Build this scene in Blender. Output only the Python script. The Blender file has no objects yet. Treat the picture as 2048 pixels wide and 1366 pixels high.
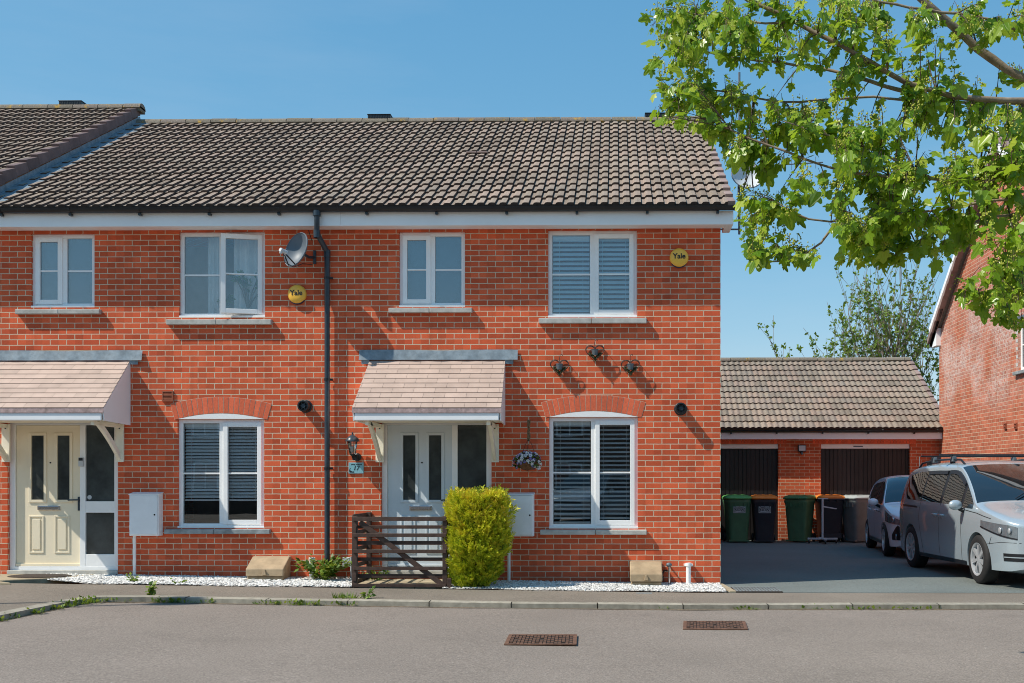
import bpy, bmesh, math, random
from math import sin, cos, pi, radians, sqrt, atan2
from mathutils import Vector, Matrix
random.seed(7)
R = random.random
def U(a, b): return a + (b - a) * random.random()
sc = bpy.context.scene
COL = sc.collection

# ------------------------------------------------------------------ camera
CAM = Vector((0.0, -14.8, 1.43)); TH = 0.015; F = 2190.0; PX, PY = 1197.0, 958.0
_r = Vector((cos(TH), sin(TH), 0)); _f = Vector((-sin(TH), cos(TH), 0)); _u = Vector((0, 0, 1))
def _dir(x, y): return _f + _r * ((x - PX) / F) + _u * ((PY - y) / F)
def at(x, y, Y=0.0):           # surveyed point of the photograph on the vertical plane at depth Y
    d = _dir(x, y); return CAM + d * ((Y - CAM.y) / d.y)
def atX(x, y, X):
    d = _dir(x, y); return CAM + d * ((X - CAM.x) / d.x)
def atZ(x, y, Z=0.0):
    d = _dir(x, y); return CAM + d * ((Z - CAM.z) / d.z)
cd = bpy.data.cameras.new('camera'); cam = bpy.data.objects.new('camera', cd); COL.objects.link(cam)
cam.location = CAM; cam.rotation_euler = (pi / 2, 0, TH)
cd.sensor_width = 36; cd.lens = 36 * F / 2048
cd.shift_x = -(PX - 1024) / 2048; cd.shift_y = (PY - 683) / 2048
cd.clip_start = 0.1; cd.clip_end = 2000
sc.camera = cam

# ------------------------------------------------------------------ light
SUN = Vector((-1, -0.40, 1.3)).normalized()       # direction towards the sun
w = bpy.data.worlds.new('World'); sc.world = w; w.use_nodes = True
nt = w.node_tree; bg = nt.nodes['Background']
sky = nt.nodes.new('ShaderNodeTexSky'); sky.sky_type = 'NISHITA'; sky.sun_disc = False
sky.sun_elevation = math.asin(SUN.z); sky.sun_rotation = atan2(SUN.x, SUN.y)
sky.air_density = 1.0; sky.dust_density = 0.0; sky.ozone_density = 6.0; sky.altitude = 0
# the photograph's hazy spring sky is flatter than the clear-air model: soften the green and blue gradient
sx = nt.nodes.new('ShaderNodeSeparateColor'); cx = nt.nodes.new('ShaderNodeCombineColor'); nt.links.new(sky.outputs[0], sx.inputs[0])
for i, (k, g) in enumerate(((.92, 1.0), (1.70, .60), (2.45, .42))):
    a_ = nt.nodes.new('ShaderNodeMath'); a_.operation = 'POWER'; a_.inputs[1].default_value = g
    b_ = nt.nodes.new('ShaderNodeMath'); b_.operation = 'MULTIPLY'; b_.inputs[1].default_value = k
    nt.links.new(sx.outputs[i], a_.inputs[0]); nt.links.new(a_.outputs[0], b_.inputs[0]); nt.links.new(b_.outputs[0], cx.inputs[i])
# faint high haze streaks
tc_ = nt.nodes.new('ShaderNodeTexCoord'); mp_ = nt.nodes.new('ShaderNodeMapping'); mp_.inputs['Scale'].default_value = (1.6, 1.6, 9.0); mp_.inputs['Rotation'].default_value = (.1, .25, .4)
nz_ = nt.nodes.new('ShaderNodeTexNoise'); nz_.inputs['Scale'].default_value = 1.5; nz_.inputs['Detail'].default_value = 7; nz_.inputs['Roughness'].default_value = .62
mr_ = nt.nodes.new('ShaderNodeMapRange'); mr_.inputs[1].default_value = .48; mr_.inputs[2].default_value = .78; mr_.inputs[4].default_value = .13
mx_ = nt.nodes.new('ShaderNodeMix'); mx_.data_type = 'RGBA'; mx_.inputs[7].default_value = (3.6, 4.3, 5.2, 1)
nt.links.new(tc_.outputs['Generated'], mp_.inputs[0]); nt.links.new(mp_.outputs[0], nz_.inputs['Vector']); nt.links.new(nz_.outputs['Fac'], mr_.inputs[0]); nt.links.new(mr_.outputs[0], mx_.inputs[0]); nt.links.new(cx.outputs[0], mx_.inputs[6])
nt.links.new(mx_.outputs[2], bg.inputs[0]); bg.inputs[1].default_value = 0.15
sd = bpy.data.lights.new('sun', 'SUN'); sd.energy = 5.0; sd.angle = radians(0.53); sd.color = (1.0, 0.93, 0.82)
so = bpy.data.objects.new('sun', sd); COL.objects.link(so)
so.rotation_euler = SUN.to_track_quat('Z', 'Y').to_euler(); so.location = (-20, -10, 30)
sc.view_settings.view_transform = 'Standard'; sc.view_settings.look = 'None'
sc.view_settings.exposure = 0; sc.view_settings.gamma = 1
sc.cycles.max_bounces = 8; sc.cycles.transparent_max_bounces = 16
sc.cycles.use_denoising = True; sc.cycles.filter_width = 1.0

# ------------------------------------------------------------------ mesh helper
class MB:
    def __init__(s): s.v = []; s.f = []; s.m = []; s.t = []; s.cm = 0; s.ct = 0.5
    def add(s, vs, fs, m=None, t=None):
        b = len(s.v); s.v.extend([tuple(p) for p in vs])
        for f in fs:
            s.f.append([b + i for i in f]); s.m.append(s.cm if m is None else m); s.t.append(s.ct if t is None else t)
        return s
    def quad(s, a, b, c, d, m=None, t=None): return s.add([a, b, c, d], [(0, 1, 2, 3)], m, t)
    def poly(s, pts, m=None, t=None): return s.add(pts, [tuple(range(len(pts)))], m, t)
    def box(s, x0, x1, y0, y1, z0, z1, m=None, t=None, M=None):
        vs = [Vector(p) for p in ((x0,y0,z0),(x1,y0,z0),(x1,y1,z0),(x0,y1,z0),(x0,y0,z1),(x1,y0,z1),(x1,y1,z1),(x0,y1,z1))]
        if M is not None: vs = [M @ p for p in vs]
        return s.add(vs, [(0,3,2,1),(4,5,6,7),(0,1,5,4),(1,2,6,5),(2,3,7,6),(3,0,4,7)], m, t)
    def prism(s, pts, off, m=None, t=None):      # closed polygon pts extruded by vector off
        n = len(pts); off = Vector(off); a = [Vector(p) for p in pts]
        fs = [tuple(range(n - 1, -1, -1)), tuple(range(n, 2 * n))] + [(i, (i + 1) % n, n + (i + 1) % n, n + i) for i in range(n)]
        return s.add(a + [p + off for p in a], fs, m, t)
    def tube(s, pts, rad, n=8, m=None, t=None, caps=True, up=None):
        pts = [Vector(p) for p in pts]; k = len(pts)
        if not hasattr(rad, '__len__'): rad = [rad] * k
        vs = []; prev = None
        for i, p in enumerate(pts):
            d = (pts[min(i + 1, k - 1)] - pts[max(i - 1, 0)])
            if d.length < 1e-9: d = Vector((0, 0, 1))
            d.normalize()
            if prev is None:
                a = Vector((0, 0, 1)) if abs(d.z) < .9 else Vector((1, 0, 0))
                a = d.cross(a).normalized()
            else:
                a = prev - d * prev.dot(d)
                a = a.normalized() if a.length > 1e-6 else d.orthogonal().normalized()
            prev = a; b = d.cross(a)
            for j in range(n):
                an = 2 * pi * j / n; vs.append(p + (a * cos(an) + b * sin(an)) * rad[i])
        fs = [(i * n + j, i * n + (j + 1) % n, (i + 1) * n + (j + 1) % n, (i + 1) * n + j) for i in range(k - 1) for j in range(n)]
        if caps: fs += [tuple(range(n - 1, -1, -1)), tuple((k - 1) * n + j for j in range(n))]
        return s.add(vs, fs, m, t)
    def lathe(s, prof, M=None, n=20, m=None, t=None, arc=2 * pi):   # prof (r, z) about Z
        M = M or Matrix(); k = len(prof); full = abs(arc - 2 * pi) < 1e-6; q = n if full else n + 1
        vs = [M @ Vector((r * cos(arc * j / n), r * sin(arc * j / n), z)) for r, z in prof for j in range(q)]
        fs = []
        for i in range(k - 1):
            for j in range(n):
                j2 = (j + 1) % q
                fs.append((i * q + j, i * q + j2, (i + 1) * q + j2, (i + 1) * q + j))
        return s.add(vs, fs, m, t)
    def grid(s, fn, nu, nv, m=None, t=None):
        vs = [fn(i / nu, j / nv) for j in range(nv + 1) for i in range(nu + 1)]
        fs = [(j*(nu+1)+i, j*(nu+1)+i+1, (j+1)*(nu+1)+i+1, (j+1)*(nu+1)+i) for j in range(nv) for i in range(nu)]
        return s.add(vs, fs, m, t)
    def ball(s, c, r, m=None, t=None, seg=8, rings=5, jit=0.0):
        c = Vector(c); rr = Vector(r) if hasattr(r, '__len__') else Vector((r, r, r)); vs = []; 
        for i in range(1, rings):
            for j in range(seg):
                a = pi * i / rings; b = 2 * pi * j / seg; k = 1 + U(-jit, jit)
                vs.append(c + Vector((rr.x*sin(a)*cos(b)*k, rr.y*sin(a)*sin(b)*k, rr.z*cos(a)*k)))
        vs += [c + Vector((0, 0, rr.z)), c - Vector((0, 0, rr.z))]; T = len(vs) - 2; B = T + 1
        fs = [(i*seg+j, (i+1)*seg+j, (i+1)*seg+(j+1) % seg, i*seg+(j+1) % seg) for i in range(rings-2) for j in range(seg)]
        fs += [(T, j, (j+1) % seg) for j in range(seg)] + [(B, (rings-2)*seg+(j+1) % seg, (rings-2)*seg+j) for j in range(seg)]
        return s.add(vs, fs, m, t)
    def build(s, name, mats, parent=None, smooth=False, bevel=0, local=False, sharp=40, norm=True, seg=2):
        me = bpy.data.meshes.new(name); me.from_pydata(s.v, [], s.f)
        if not isinstance(mats, (list, tuple)): mats = [mats]
        for q in mats: me.materials.append(q)
        me.polygons.foreach_set('material_index', s.m)
        a = me.attributes.new('tint', 'FLOAT', 'FACE'); a.data.foreach_set('value', s.t)
        if norm:
            bm = bmesh.new(); bm.from_mesh(me); bmesh.ops.recalc_face_normals(bm, faces=bm.faces); bm.to_mesh(me); bm.free()
        if smooth:
            me.polygons.foreach_set('use_smooth', [True] * len(me.polygons))
            if sharp: me.set_sharp_from_angle(angle=radians(sharp))
        me.update()
        o = bpy.data.objects.new(name, me); COL.objects.link(o)
        if parent is not None:
            o.parent = parent
            if not local: o.matrix_parent_inverse = wm(parent).inverted()
        if parent is None and not local:
            lo = Vector((min(p[i] for p in s.v) for i in range(3))); hi = Vector((max(p[i] for p in s.v) for i in range(3)))
            c = Vector(((lo.x + hi.x) / 2, (lo.y + hi.y) / 2, lo.z))
            me.transform(Matrix.Translation(-c)); o.location = c
        if bevel:
            b = o.modifiers.new('bevel', 'BEVEL'); b.width = bevel; b.segments = seg; b.limit_method = 'ANGLE'; b.angle_limit = radians(50)
        return o
def wm(o):
    m = Matrix.LocRotScale(o.location, o.rotation_euler, o.scale)
    return (wm(o.parent) @ o.matrix_parent_inverse @ m) if o.parent else m
def tag(o, label=None, cat=None, group=None, kind=None):
    for k, val in (('label', label), ('category', cat), ('group', group), ('kind', kind)):
        if val: o[k] = val
    return o
def thing(name, label, cat, loc=(0, 0, 0), rz=0, group=None):
    o = bpy.data.objects.new(name, None); COL.objects.link(o); o.empty_display_size = .2
    o.location = loc; o.rotation_euler = (0, 0, rz); return tag(o, label, cat, group)
def copy_tree(o, parent=None):
    c = o.copy(); COL.objects.link(c)
    if parent is not None: c.parent = parent
    for ch in [q for q in o.children]: copy_tree(ch, c)
    return c
def text(body, size, M, mat, parent, name='lettering', shear=0, sx=1, local=False, bold=0):
    cu = bpy.data.curves.new(name, 'FONT'); cu.body = body; cu.size = size; cu.align_x = 'CENTER'; cu.align_y = 'CENTER'
    cu.extrude = .001; cu.shear = shear; cu.offset = bold; cu.materials.append(mat)
    tmp = bpy.data.objects.new(name, cu); COL.objects.link(tmp); dg = bpy.context.evaluated_depsgraph_get()
    me = bpy.data.meshes.new_from_object(tmp.evaluated_get(dg)); bpy.data.objects.remove(tmp)
    me.materials.clear(); me.materials.append(mat)
    o = bpy.data.objects.new(name, me); COL.objects.link(o); o.parent = parent
    MM = M @ Matrix.Diagonal((sx, 1, 1, 1))
    if local: o.matrix_basis = MM
    else:
        o.matrix_parent_inverse = wm(parent).inverted(); o.matrix_basis = MM
    return o

# ------------------------------------------------------------------ materials
def lin(c):
    if isinstance(c, str): c = tuple(int(c[i:i+2], 16) / 255 for i in (0, 2, 4))
    return tuple((v / 12.92 if v <= .04045 else ((v + .055) / 1.055) ** 2.4) for v in c)
class NT:
    def __init__(s, name):
        s.mat = bpy.data.materials.new(name); s.mat.use_nodes = True; s.t = s.mat.node_tree
        s.b = s.t.nodes['Principled BSDF']; s.out = s.t.nodes['Material Output']
        s.tc = s.t.nodes.new('ShaderNodeTexCoord')
    def n(s, typ, **kw):
        x = s.t.nodes.new('ShaderNode' + typ)
        for k, v in kw.items(): setattr(x, k, v)
        return x
    def l(s, a, b): s.t.links.new(a, b)
    def val(s, sock, v):
        if isinstance(v, (int, float, tuple)): sock.default_value = v
        else: s.l(v, sock)
    def math(s, op, a, b=0.0, c=None, clamp=False):
        x = s.n('Math', operation=op, use_clamp=clamp); s.val(x.inputs[0], a); s.val(x.inputs[1], b)
        if c is not None: s.val(x.inputs[2], c)
        return x.outputs[0]
    def noise(s, scale, detail=4, rough=.55, vec=None, dist=0):
        x = s.n('TexNoise'); x.inputs['Scale'].default_value = scale; x.inputs['Detail'].default_value = detail
        x.inputs['Roughness'].default_value = rough; x.inputs['Distortion'].default_value = dist
        s.l(vec if vec is not None else s.tc.outputs['Object'], x.inputs['Vector']); return x.outputs['Fac']
    def ramp(s, fac, stops):
        x = s.n('ValToRGB'); e = x.color_ramp.elements
        while len(e) < len(stops): e.new(.5)
        for el, (p, c) in zip(e, stops): el.position = p; el.color = (*c, 1) if len(c) == 3 else c
        s.l(fac, x.inputs[0]); return x.outputs[0]
    def mix(s, fac, a, b, mode='MIX'):
        x = s.n('Mix', data_type='RGBA', blend_type=mode); s.val(x.inputs[0], fac)
        for k, v in ((6, a), (7, b)):
            if isinstance(v, tuple): x.inputs[k].default_value = (*v[:3], 1)
            else: s.l(v, x.inputs[k])
        return x.outputs[2]
    def maprange(s, v, a, b, c=0.0, d=1.0):
        x = s.n('MapRange'); s.val(x.inputs[0], v)
        for i, q in enumerate((a, b, c, d)): x.inputs[1 + i].default_value = q
        return x.outputs[0]
    def bump(s, h, strength=.3, dist=.01):
        x = s.n('Bump'); x.inputs['Strength'].default_value = strength; x.inputs['Distance'].default_value = dist
        s.l(h, x.inputs['Height']); s.l(x.outputs[0], s.b.inputs['Normal']); return x
    def tint(s):
        x = s.n('Attribute', attribute_name='tint'); return x.outputs['Fac']
def M(name, col, rough=.6, metal=0, var=.12, scale=6, bump=0, bscale=80, coat=0, spec=None, tvar=0, grime=0):
    q = NT(name); c = lin(col) if isinstance(col, str) else col
    n = q.noise(scale); k = q.maprange(n, .3, .7, 1 - var, 1 + var)
    if tvar: k = q.math('MULTIPLY', k, q.maprange(q.tint(), 0, 1, 1 - tvar, 1 + tvar))
    comb = q.n('CombineColor')
    for i in range(3): q.l(k, comb.inputs[i])
    x = q.mix(1.0, c, comb.outputs[0], 'MULTIPLY')
    if grime:
        g = q.maprange(q.noise(scale * .35, 6, .7), .5, .75)
        x = q.mix(q.math('MULTIPLY', g, grime), x, (c[0] * .35, c[1] * .33, c[2] * .28))
    q.l(x, q.b.inputs['Base Color']); q.b.inputs['Roughness'].default_value = rough; q.b.inputs['Metallic'].default_value = metal
    if coat: q.b.inputs['Coat Weight'].default_value = coat; q.b.inputs['Coat Roughness'].default_value = .04
    if spec is not None: q.b.inputs['Specular IOR Level'].default_value = spec
    if bump: q.bump(q.noise(bscale, 3), bump, .004)
    return q.mat
def brick_mat(name, c1, c2, mortar, ox=0.0, oz=0.0, efflo=0.0, light=1.0):
    q = NT(name); sp = q.n('SeparateXYZ'); q.l(q.tc.outputs['Object'], sp.inputs[0])
    u = q.math('ADD', q.math('ADD', sp.outputs[0], sp.outputs[1]), ox); v = q.math('ADD', sp.outputs[2], oz)
    cv = q.n('CombineXYZ'); q.l(u, cv.inputs[0]); q.l(v, cv.inputs[1])
    wob = q.n('TexNoise'); wob.inputs['Scale'].default_value = 22; q.l(cv.outputs[0], wob.inputs['Vector'])
    wv = q.n('VectorMath', operation='MULTIPLY_ADD'); q.l(wob.outputs['Color'], wv.inputs[0]); wv.inputs[1].default_value = (.006, .005, 0)
    q.l(cv.outputs[0], wv.inputs[2])
    br = q.n('TexBrick'); q.l(wv.outputs[0], br.inputs['Vector']); br.offset = .5; br.squash = 1
    br.inputs['Scale'].default_value = 1; br.inputs['Brick Width'].default_value = .225; br.inputs['Row Height'].default_value = .075
    br.inputs['Mortar Size'].default_value = .0052; br.inputs['Mortar Smooth'].default_value = .15; br.inputs['Bias'].default_value = -.1
    br.inputs['Color1'].default_value = (*c1, 1); br.inputs['Color2'].default_value = (*c2, 1); br.inputs['Mortar'].default_value = (*mortar, 1)
    col = br.outputs['Color']; mor = br.outputs['Fac']
    # a second random per brick, occasional darker / paler bricks
    cell = q.n('TexWhiteNoise', noise_dimensions='2D'); fl = q.n('CombineXYZ')
    row = q.math('FLOOR', q.math('DIVIDE', v, .075)); par = q.math('MODULO', q.math('ABSOLUTE', row), 2)
    cx = q.math('FLOOR', q.math('DIVIDE', q.math('ADD', u, q.math('MULTIPLY', par, .1125)), .225))
    q.l(cx, fl.inputs[0]); q.l(row, fl.inputs[1]); q.l(fl.outputs[0], cell.inputs['Vector'])
    dk = q.maprange(cell.outputs['Value'], .0, 1.0, .80, 1.12)
    grain = q.maprange(q.noise(130, 4, .7), .3, .7, .86, 1.14); blot = q.maprange(q.noise(.9, 4), .3, .7, .9, 1.1)
    k = q.math('MULTIPLY', q.math('MULTIPLY', dk, grain), blot)
    kk = q.math('MULTIPLY_ADD', mor, q.math('SUBTRACT', 1.0, k), k)      # only bricks vary, mortar less
    comb = q.n('CombineColor')
    for i in range(3): q.l(kk, comb.inputs[i])
    col = q.mix(1.0, col, comb.outputs[0], 'MULTIPLY')
    # lime streaks
    pale = q.math('MULTIPLY', q.maprange(q.noise(5.5, 6, .7), .64, .82), .16)
    col = q.mix(pale, col, (.62, .5, .42))
    if efflo:
        e = q.math('MULTIPLY', q.maprange(q.noise(1.1, 3), .38, .6), q.maprange(q.noise(24, 4, .7), .38, .62))
        hz = q.math('MULTIPLY', q.maprange(sp.outputs[2], 2.6, 3.4), q.maprange(sp.outputs[2], 6.2, 4.6))
        col = q.mix(q.math('MULTIPLY', q.math('MULTIPLY', e, hz), efflo), col, (.72, .66, .62))
    # damp darker foot of the wall
    mp = q.n('VectorMath', operation='MULTIPLY'); q.l(cv.outputs[0], mp.inputs[0]); mp.inputs[1].default_value = (7.0, .55, 1)
    stv = q.math('MULTIPLY', q.maprange(q.noise(1.0, 5, .65, vec=mp.outputs[0]), .52, .72), .20); col = q.mix(stv, col, (.17, .075, .045))
    foot = q.math('MULTIPLY', q.maprange(q.math('ADD', sp.outputs[2], q.math('MULTIPLY', q.noise(3), .25)), .45, .15), .28)
    col = q.mix(foot, col, (.16, .08, .055))
    q.l(col, q.b.inputs['Base Color']); q.b.inputs['Roughness'].default_value = .85; q.b.inputs['Specular IOR Level'].default_value = .2
    h = q.math('ADD', q.math('MULTIPLY', mor, -1.0), q.math('MULTIPLY', q.noise(90, 4), .35))
    q.bump(h, .55, .006); return q.mat
def glass_mat(name, refl=.15, tintc=(.85, .9, .9), wob=.0):
    q = NT(name); q.t.nodes.remove(q.b)
    tr = q.n('BsdfTransparent'); tr.inputs[0].default_value = (*tintc, 1)
    gl = q.n('BsdfGlossy'); gl.inputs['Roughness'].default_value = .0; gl.inputs[0].default_value = (.95, .97, 1, 1)
    fr = q.n('Fresnel'); fr.inputs[0].default_value = 1.5
    mx = q.n('MixShader'); q.l(q.math('ADD', fr.outputs[0], refl, clamp=True), mx.inputs[0]); q.l(tr.outputs[0], mx.inputs[1]); q.l(gl.outputs[0], mx.inputs[2])
    if wob:
        b = q.n('Bump'); b.inputs['Strength'].default_value = wob; b.inputs['Distance'].default_value = .02
        q.l(q.noise(2.2, 1), b.inputs['Height']); q.l(b.outputs[0], gl.inputs['Normal'])
    q.l(mx.outputs[0], q.out.inputs[0]); return q.mat
def tile_mat(name, cols, lichen=.0):
    q = NT(name); base = q.ramp(q.tint(), [(i / (len(cols) - 1), c) for i, c in enumerate(cols)])
    k = q.maprange(q.noise(46, 6, .8), .3, .7, .5, 1.5); big = q.maprange(q.noise(.8, 4), .3, .7, .88, 1.12)
    comb = q.n('CombineColor'); kk = q.math('MULTIPLY', k, big)
    for i in range(3): q.l(kk, comb.inputs[i])
    c = q.mix(1.0, base, comb.outputs[0], 'MULTIPLY')
    sp = q.maprange(q.noise(75, 4, .85), .55, .68); c = q.mix(q.math('MULTIPLY', sp, .55), c, (.5, .47, .41))
    if lichen:
        y = q.math('MULTIPLY', q.maprange(q.noise(7, 5, .7), .58, .66), lichen); c = q.mix(y, c, (.5, .3, .04))
    q.l(c, q.b.inputs['Base Color']); q.b.inputs['Roughness'].default_value = .9; q.b.inputs['Specular IOR Level'].default_value = .15
    q.bump(q.noise(120, 3), .3, .004); return q.mat
def asphalt_mat(name, c, speck=.5, patch=.12, sscale=260, stain=.0):
    q = NT(name); c = lin(c) if isinstance(c, str) else c
    k = q.math('MULTIPLY', q.maprange(q.noise(sscale, 3, .8), .3, .7, 1 - speck, 1 + speck), q.maprange(q.noise(.45, 6, .6), .3, .7, 1 - patch, 1 + patch))
    k = q.math('MULTIPLY', k, q.maprange(q.noise(28, 5, .75), .3, .7, .86, 1.14))
    comb = q.n('CombineColor')
    for i in range(3): q.l(k, comb.inputs[i])
    x = q.mix(1.0, c, comb.outputs[0], 'MULTIPLY')
    lt = q.maprange(q.noise(sscale * .55, 2, .9), .66, .74); x = q.mix(q.math('MULTIPLY', lt, .65), x, (.55, .52, .47))
    if stain:
        s_ = q.math('MULTIPLY', q.maprange(q.noise(1.3, 6, .7), .56, .75), stain); x = q.mix(s_, x, (c[0]*.5, c[1]*.5, c[2]*.5))
    q.l(x, q.b.inputs['Base Color']); q.b.inputs['Roughness'].default_value = .88; q.b.inputs['Specular IOR Level'].default_value = .25
    q.bump(q.noise(sscale * .6, 3, .7), .6, .006); return q.mat
def leaf_mat(name, cols, trans=.35, rough=.45):
    q = NT(name); c = q.ramp(q.tint(), [(i / (len(cols) - 1), k) for i, k in enumerate(cols)])
    q.l(c, q.b.inputs['Base Color']); q.b.inputs['Roughness'].default_value = rough
    tl = q.n('BsdfTranslucent'); q.l(q.mix(.5, c, (.35, .42, .02), 'MIX'), tl.inputs[0])
    mx = q.n('MixShader'); mx.inputs[0].default_value = trans; q.l(q.b.outputs[0], mx.inputs[1]); q.l(tl.outputs[0], mx.inputs[2])
    q.l(mx.outputs[0], q.out.inputs[0]); return q.mat
def paint_mat(name, c, metal=.75, rough=.32):
    q = NT(name); fl = q.maprange(q.noise(900, 1), .3, .7, .9, 1.1); comb = q.n('CombineColor')
    for i in range(3): q.l(fl, comb.inputs[i])
    q.l(q.mix(1.0, c, comb.outputs[0], 'MULTIPLY'), q.b.inputs['Base Color'])
    q.b.inputs['Metallic'].default_value = metal; q.b.inputs['Roughness'].default_value = rough
    q.b.inputs['Coat Weight'].default_value = .8; q.b.inputs['Coat Roughness'].default_value = .03; return q.mat

BR1, BR2, MOR = (.74, .140, .056), (.59, .100, .042), (.68, .57, .42)
m_brick = brick_mat('red_brick', BR1, BR2, MOR, ox=-1.425 + .225 * 40, oz=.045)
m_brick_gar = brick_mat('garage_brick', (.62, .14, .058), (.52, .105, .043), (.62, .5, .35), ox=.08)
m_brick_far = brick_mat('gable_brick', (.50, .16, .09), (.42, .12, .066), (.60, .48, .34), ox=-3.1, efflo=.7)
m_archbrick = M('arch_brick', (.76, .15, .066), .85, var=.15, scale=40, tvar=.16, bump=.3)
m_mortar = M('mortar', (.60, .50, .36), .95, var=.12, scale=60)
m_upvc = M('white_upvc', (.95, .95, .94), .30, var=.03, scale=3, grime=.06)
m_fascia = M('fascia_white', (.95, .96, .97), .36, var=.03, scale=2, grime=.10)
m_soffit = M('soffit', (.62, .60, .58), .5, var=.05)
m_cream = M('cream_timber_paint', (.90, .86, .72), .5, var=.06, grime=.2)
m_creamdoor = M('cream_door', (.93, .82, .61), .38, var=.04, scale=2, grime=.06)
m_greydoor = M('grey_door', (.66, .73, .78), .38, var=.03, scale=2)
m_black = M('black_plastic', (.012, .014, .017), .35, var=.2)
m_slateplastic = M('downpipe_plastic', (.030, .046, .062), .35, var=.2, grime=.15)
m_dark = M('dark_void', (.006, .006, .007), .8, var=.1)
m_chrome = M('chrome', (.7, .7, .72), .15, 1, var=.02)
m_lead = M('lead_flashing', (.21, .265, .305), .55, var=.25, scale=14, bump=.4, bscale=18)
m_sill = M('stone_sill', (.50, .49, .45), .8, var=.18, scale=9, grime=.55, bump=.2)
m_sillslate = M('slate_sill', (.27, .30, .31), .7, var=.3, scale=9, grime=.5, bump=.2)
m_pinktile = M('canopy_tile', (.50, .375, .31), .62, var=.09, scale=5, tvar=.10, grime=.10)
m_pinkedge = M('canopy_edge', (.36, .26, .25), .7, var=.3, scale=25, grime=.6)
m_terr = M('terracotta', (.34, .10, .05), .8, var=.12)
m_tile = tile_mat('roof_tile', [(.225, .175, .138), (.30, .24, .19), (.335, .25, .20), (.26, .215, .175)], lichen=.10)
m_tile_gar = tile_mat('garage_tile', [(.20, .165, .132), (.27, .225, .18), (.29, .215, .17), (.235, .20, .168)], lichen=.12)
m_ridge = tile_mat('ridge_tile', [(.15, .13, .10), (.22, .19, .15), (.20, .165, .14)], lichen=.75)
m_verge = M('verge_tile', (.30, .215, .19), .8, var=.15, tvar=.15)
m_verge_dark = M('dark_verge_tile', (.15, .10, .095), .8, var=.2, tvar=.2)
m_glass_up = glass_mat('sky_glass', .10, (.86, .92, .94), .03)
m_glass = glass_mat('window_glass', .035, (.96, .98, .98), .02)
q = NT('obscured_door_glass'); k_ = q.maprange(q.noise(3.0, 5, .6), .3, .7, .55, 1.5); cb = q.n('CombineColor'); [q.l(k_, cb.inputs[i]) for i in range(3)]
q.l(q.mix(1, (.050, .060, .060), cb.outputs[0], 'MULTIPLY'), q.b.inputs['Base Color']); q.b.inputs['Roughness'].default_value = .12; q.b.inputs['Specular IOR Level'].default_value = .75; q.bump(q.noise(70, 2), .05, .002); m_glass_door = q.mat
m_blind = M('blind_slat', (.95, .96, .97), .45, var=.03)
m_frosted = M('bathroom_blind', (.10, .19, .25), .6, var=.2, scale=1.2)
m_curtain = M('curtain', (.9, .9, .9), .8, var=.08)
m_room = M('room_dark', (.16, .17, .17), .9, var=.3, scale=1)
m_meter = M('meter_box_white', (.86, .88, .90), .45, var=.05, scale=4, grime=.15)
m_pipe = M('white_pipe', (.9, .9, .88), .4, var=.04, grime=.15)
m_gas = M('stone_plastic', (.42, .31, .19), .7, var=.16, scale=8, grime=.45, bump=.2)
m_yellow = M('yellow_plastic', (1.0, .56, .075), .35, var=.03)
m_navy = M('navy_plastic', (.02, .022, .05), .4)
m_ink = M('black_ink', (.012, .012, .012), .5)
m_dishgrey = M('dish_grey', (.12, .15, .18), .5, var=.12)
m_dishwhite = M('dish_white', (.55, .58, .60), .5, var=.08)
m_gatewood = M('gate_wood', (.075, .042, .03), .6, var=.35, scale=12, bump=.3, bscale=30)
m_road = asphalt_mat('road_asphalt', (.242, .205, .175), .42, .10, 62, stain=.25)
m_pave = asphalt_mat('pavement_asphalt', (.215, .183, .148), .45, .18, 66, stain=.3)
m_drive = asphalt_mat('driveway_asphalt', (.160, .180, .170), .36, .12, 60, stain=.2)
m_kerb = M('kerb_concrete', (.33, .30, .24), .9, var=.2, scale=12, tvar=.16, bump=.4, grime=.35)
m_slab = M('paving_slab', (.40, .33, .22), .9, var=.22, scale=7, bump=.3, grime=.4)
m_tile_shade_dirt = M('tile_shade_dirt', (.075, .050, .040), .95, var=.3, scale=20)  # painted shadow and dirt on tile lips and the channels beside the rolls
m_soil = M('earth', (.09, .075, .05), .95, var=.3, scale=3)
m_gravel = M('white_stone', (.66, .65, .62), .8, var=.10, scale=30, tvar=.30)
m_gravelbed = M('gravel_bed', (.55, .53, .50), .95, var=.25, scale=60, bump=.5)
m_rust = M('rusty_iron', (.15, .075, .045), .75, var=.4, scale=20, bump=.4)
m_rustdark = M('rusty_iron_dark', (.045, .03, .022), .8, var=.4, scale=20)
m_wire = M('rusty_wire', (.06, .028, .02), .7, var=.3)
m_galv = M('galvanised_pot', (.14, .17, .19), .5, .3, var=.2, scale=20)
m_moss = M('moss', (.05, .06, .02), .95, var=.5, scale=40, bump=.5)
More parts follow.
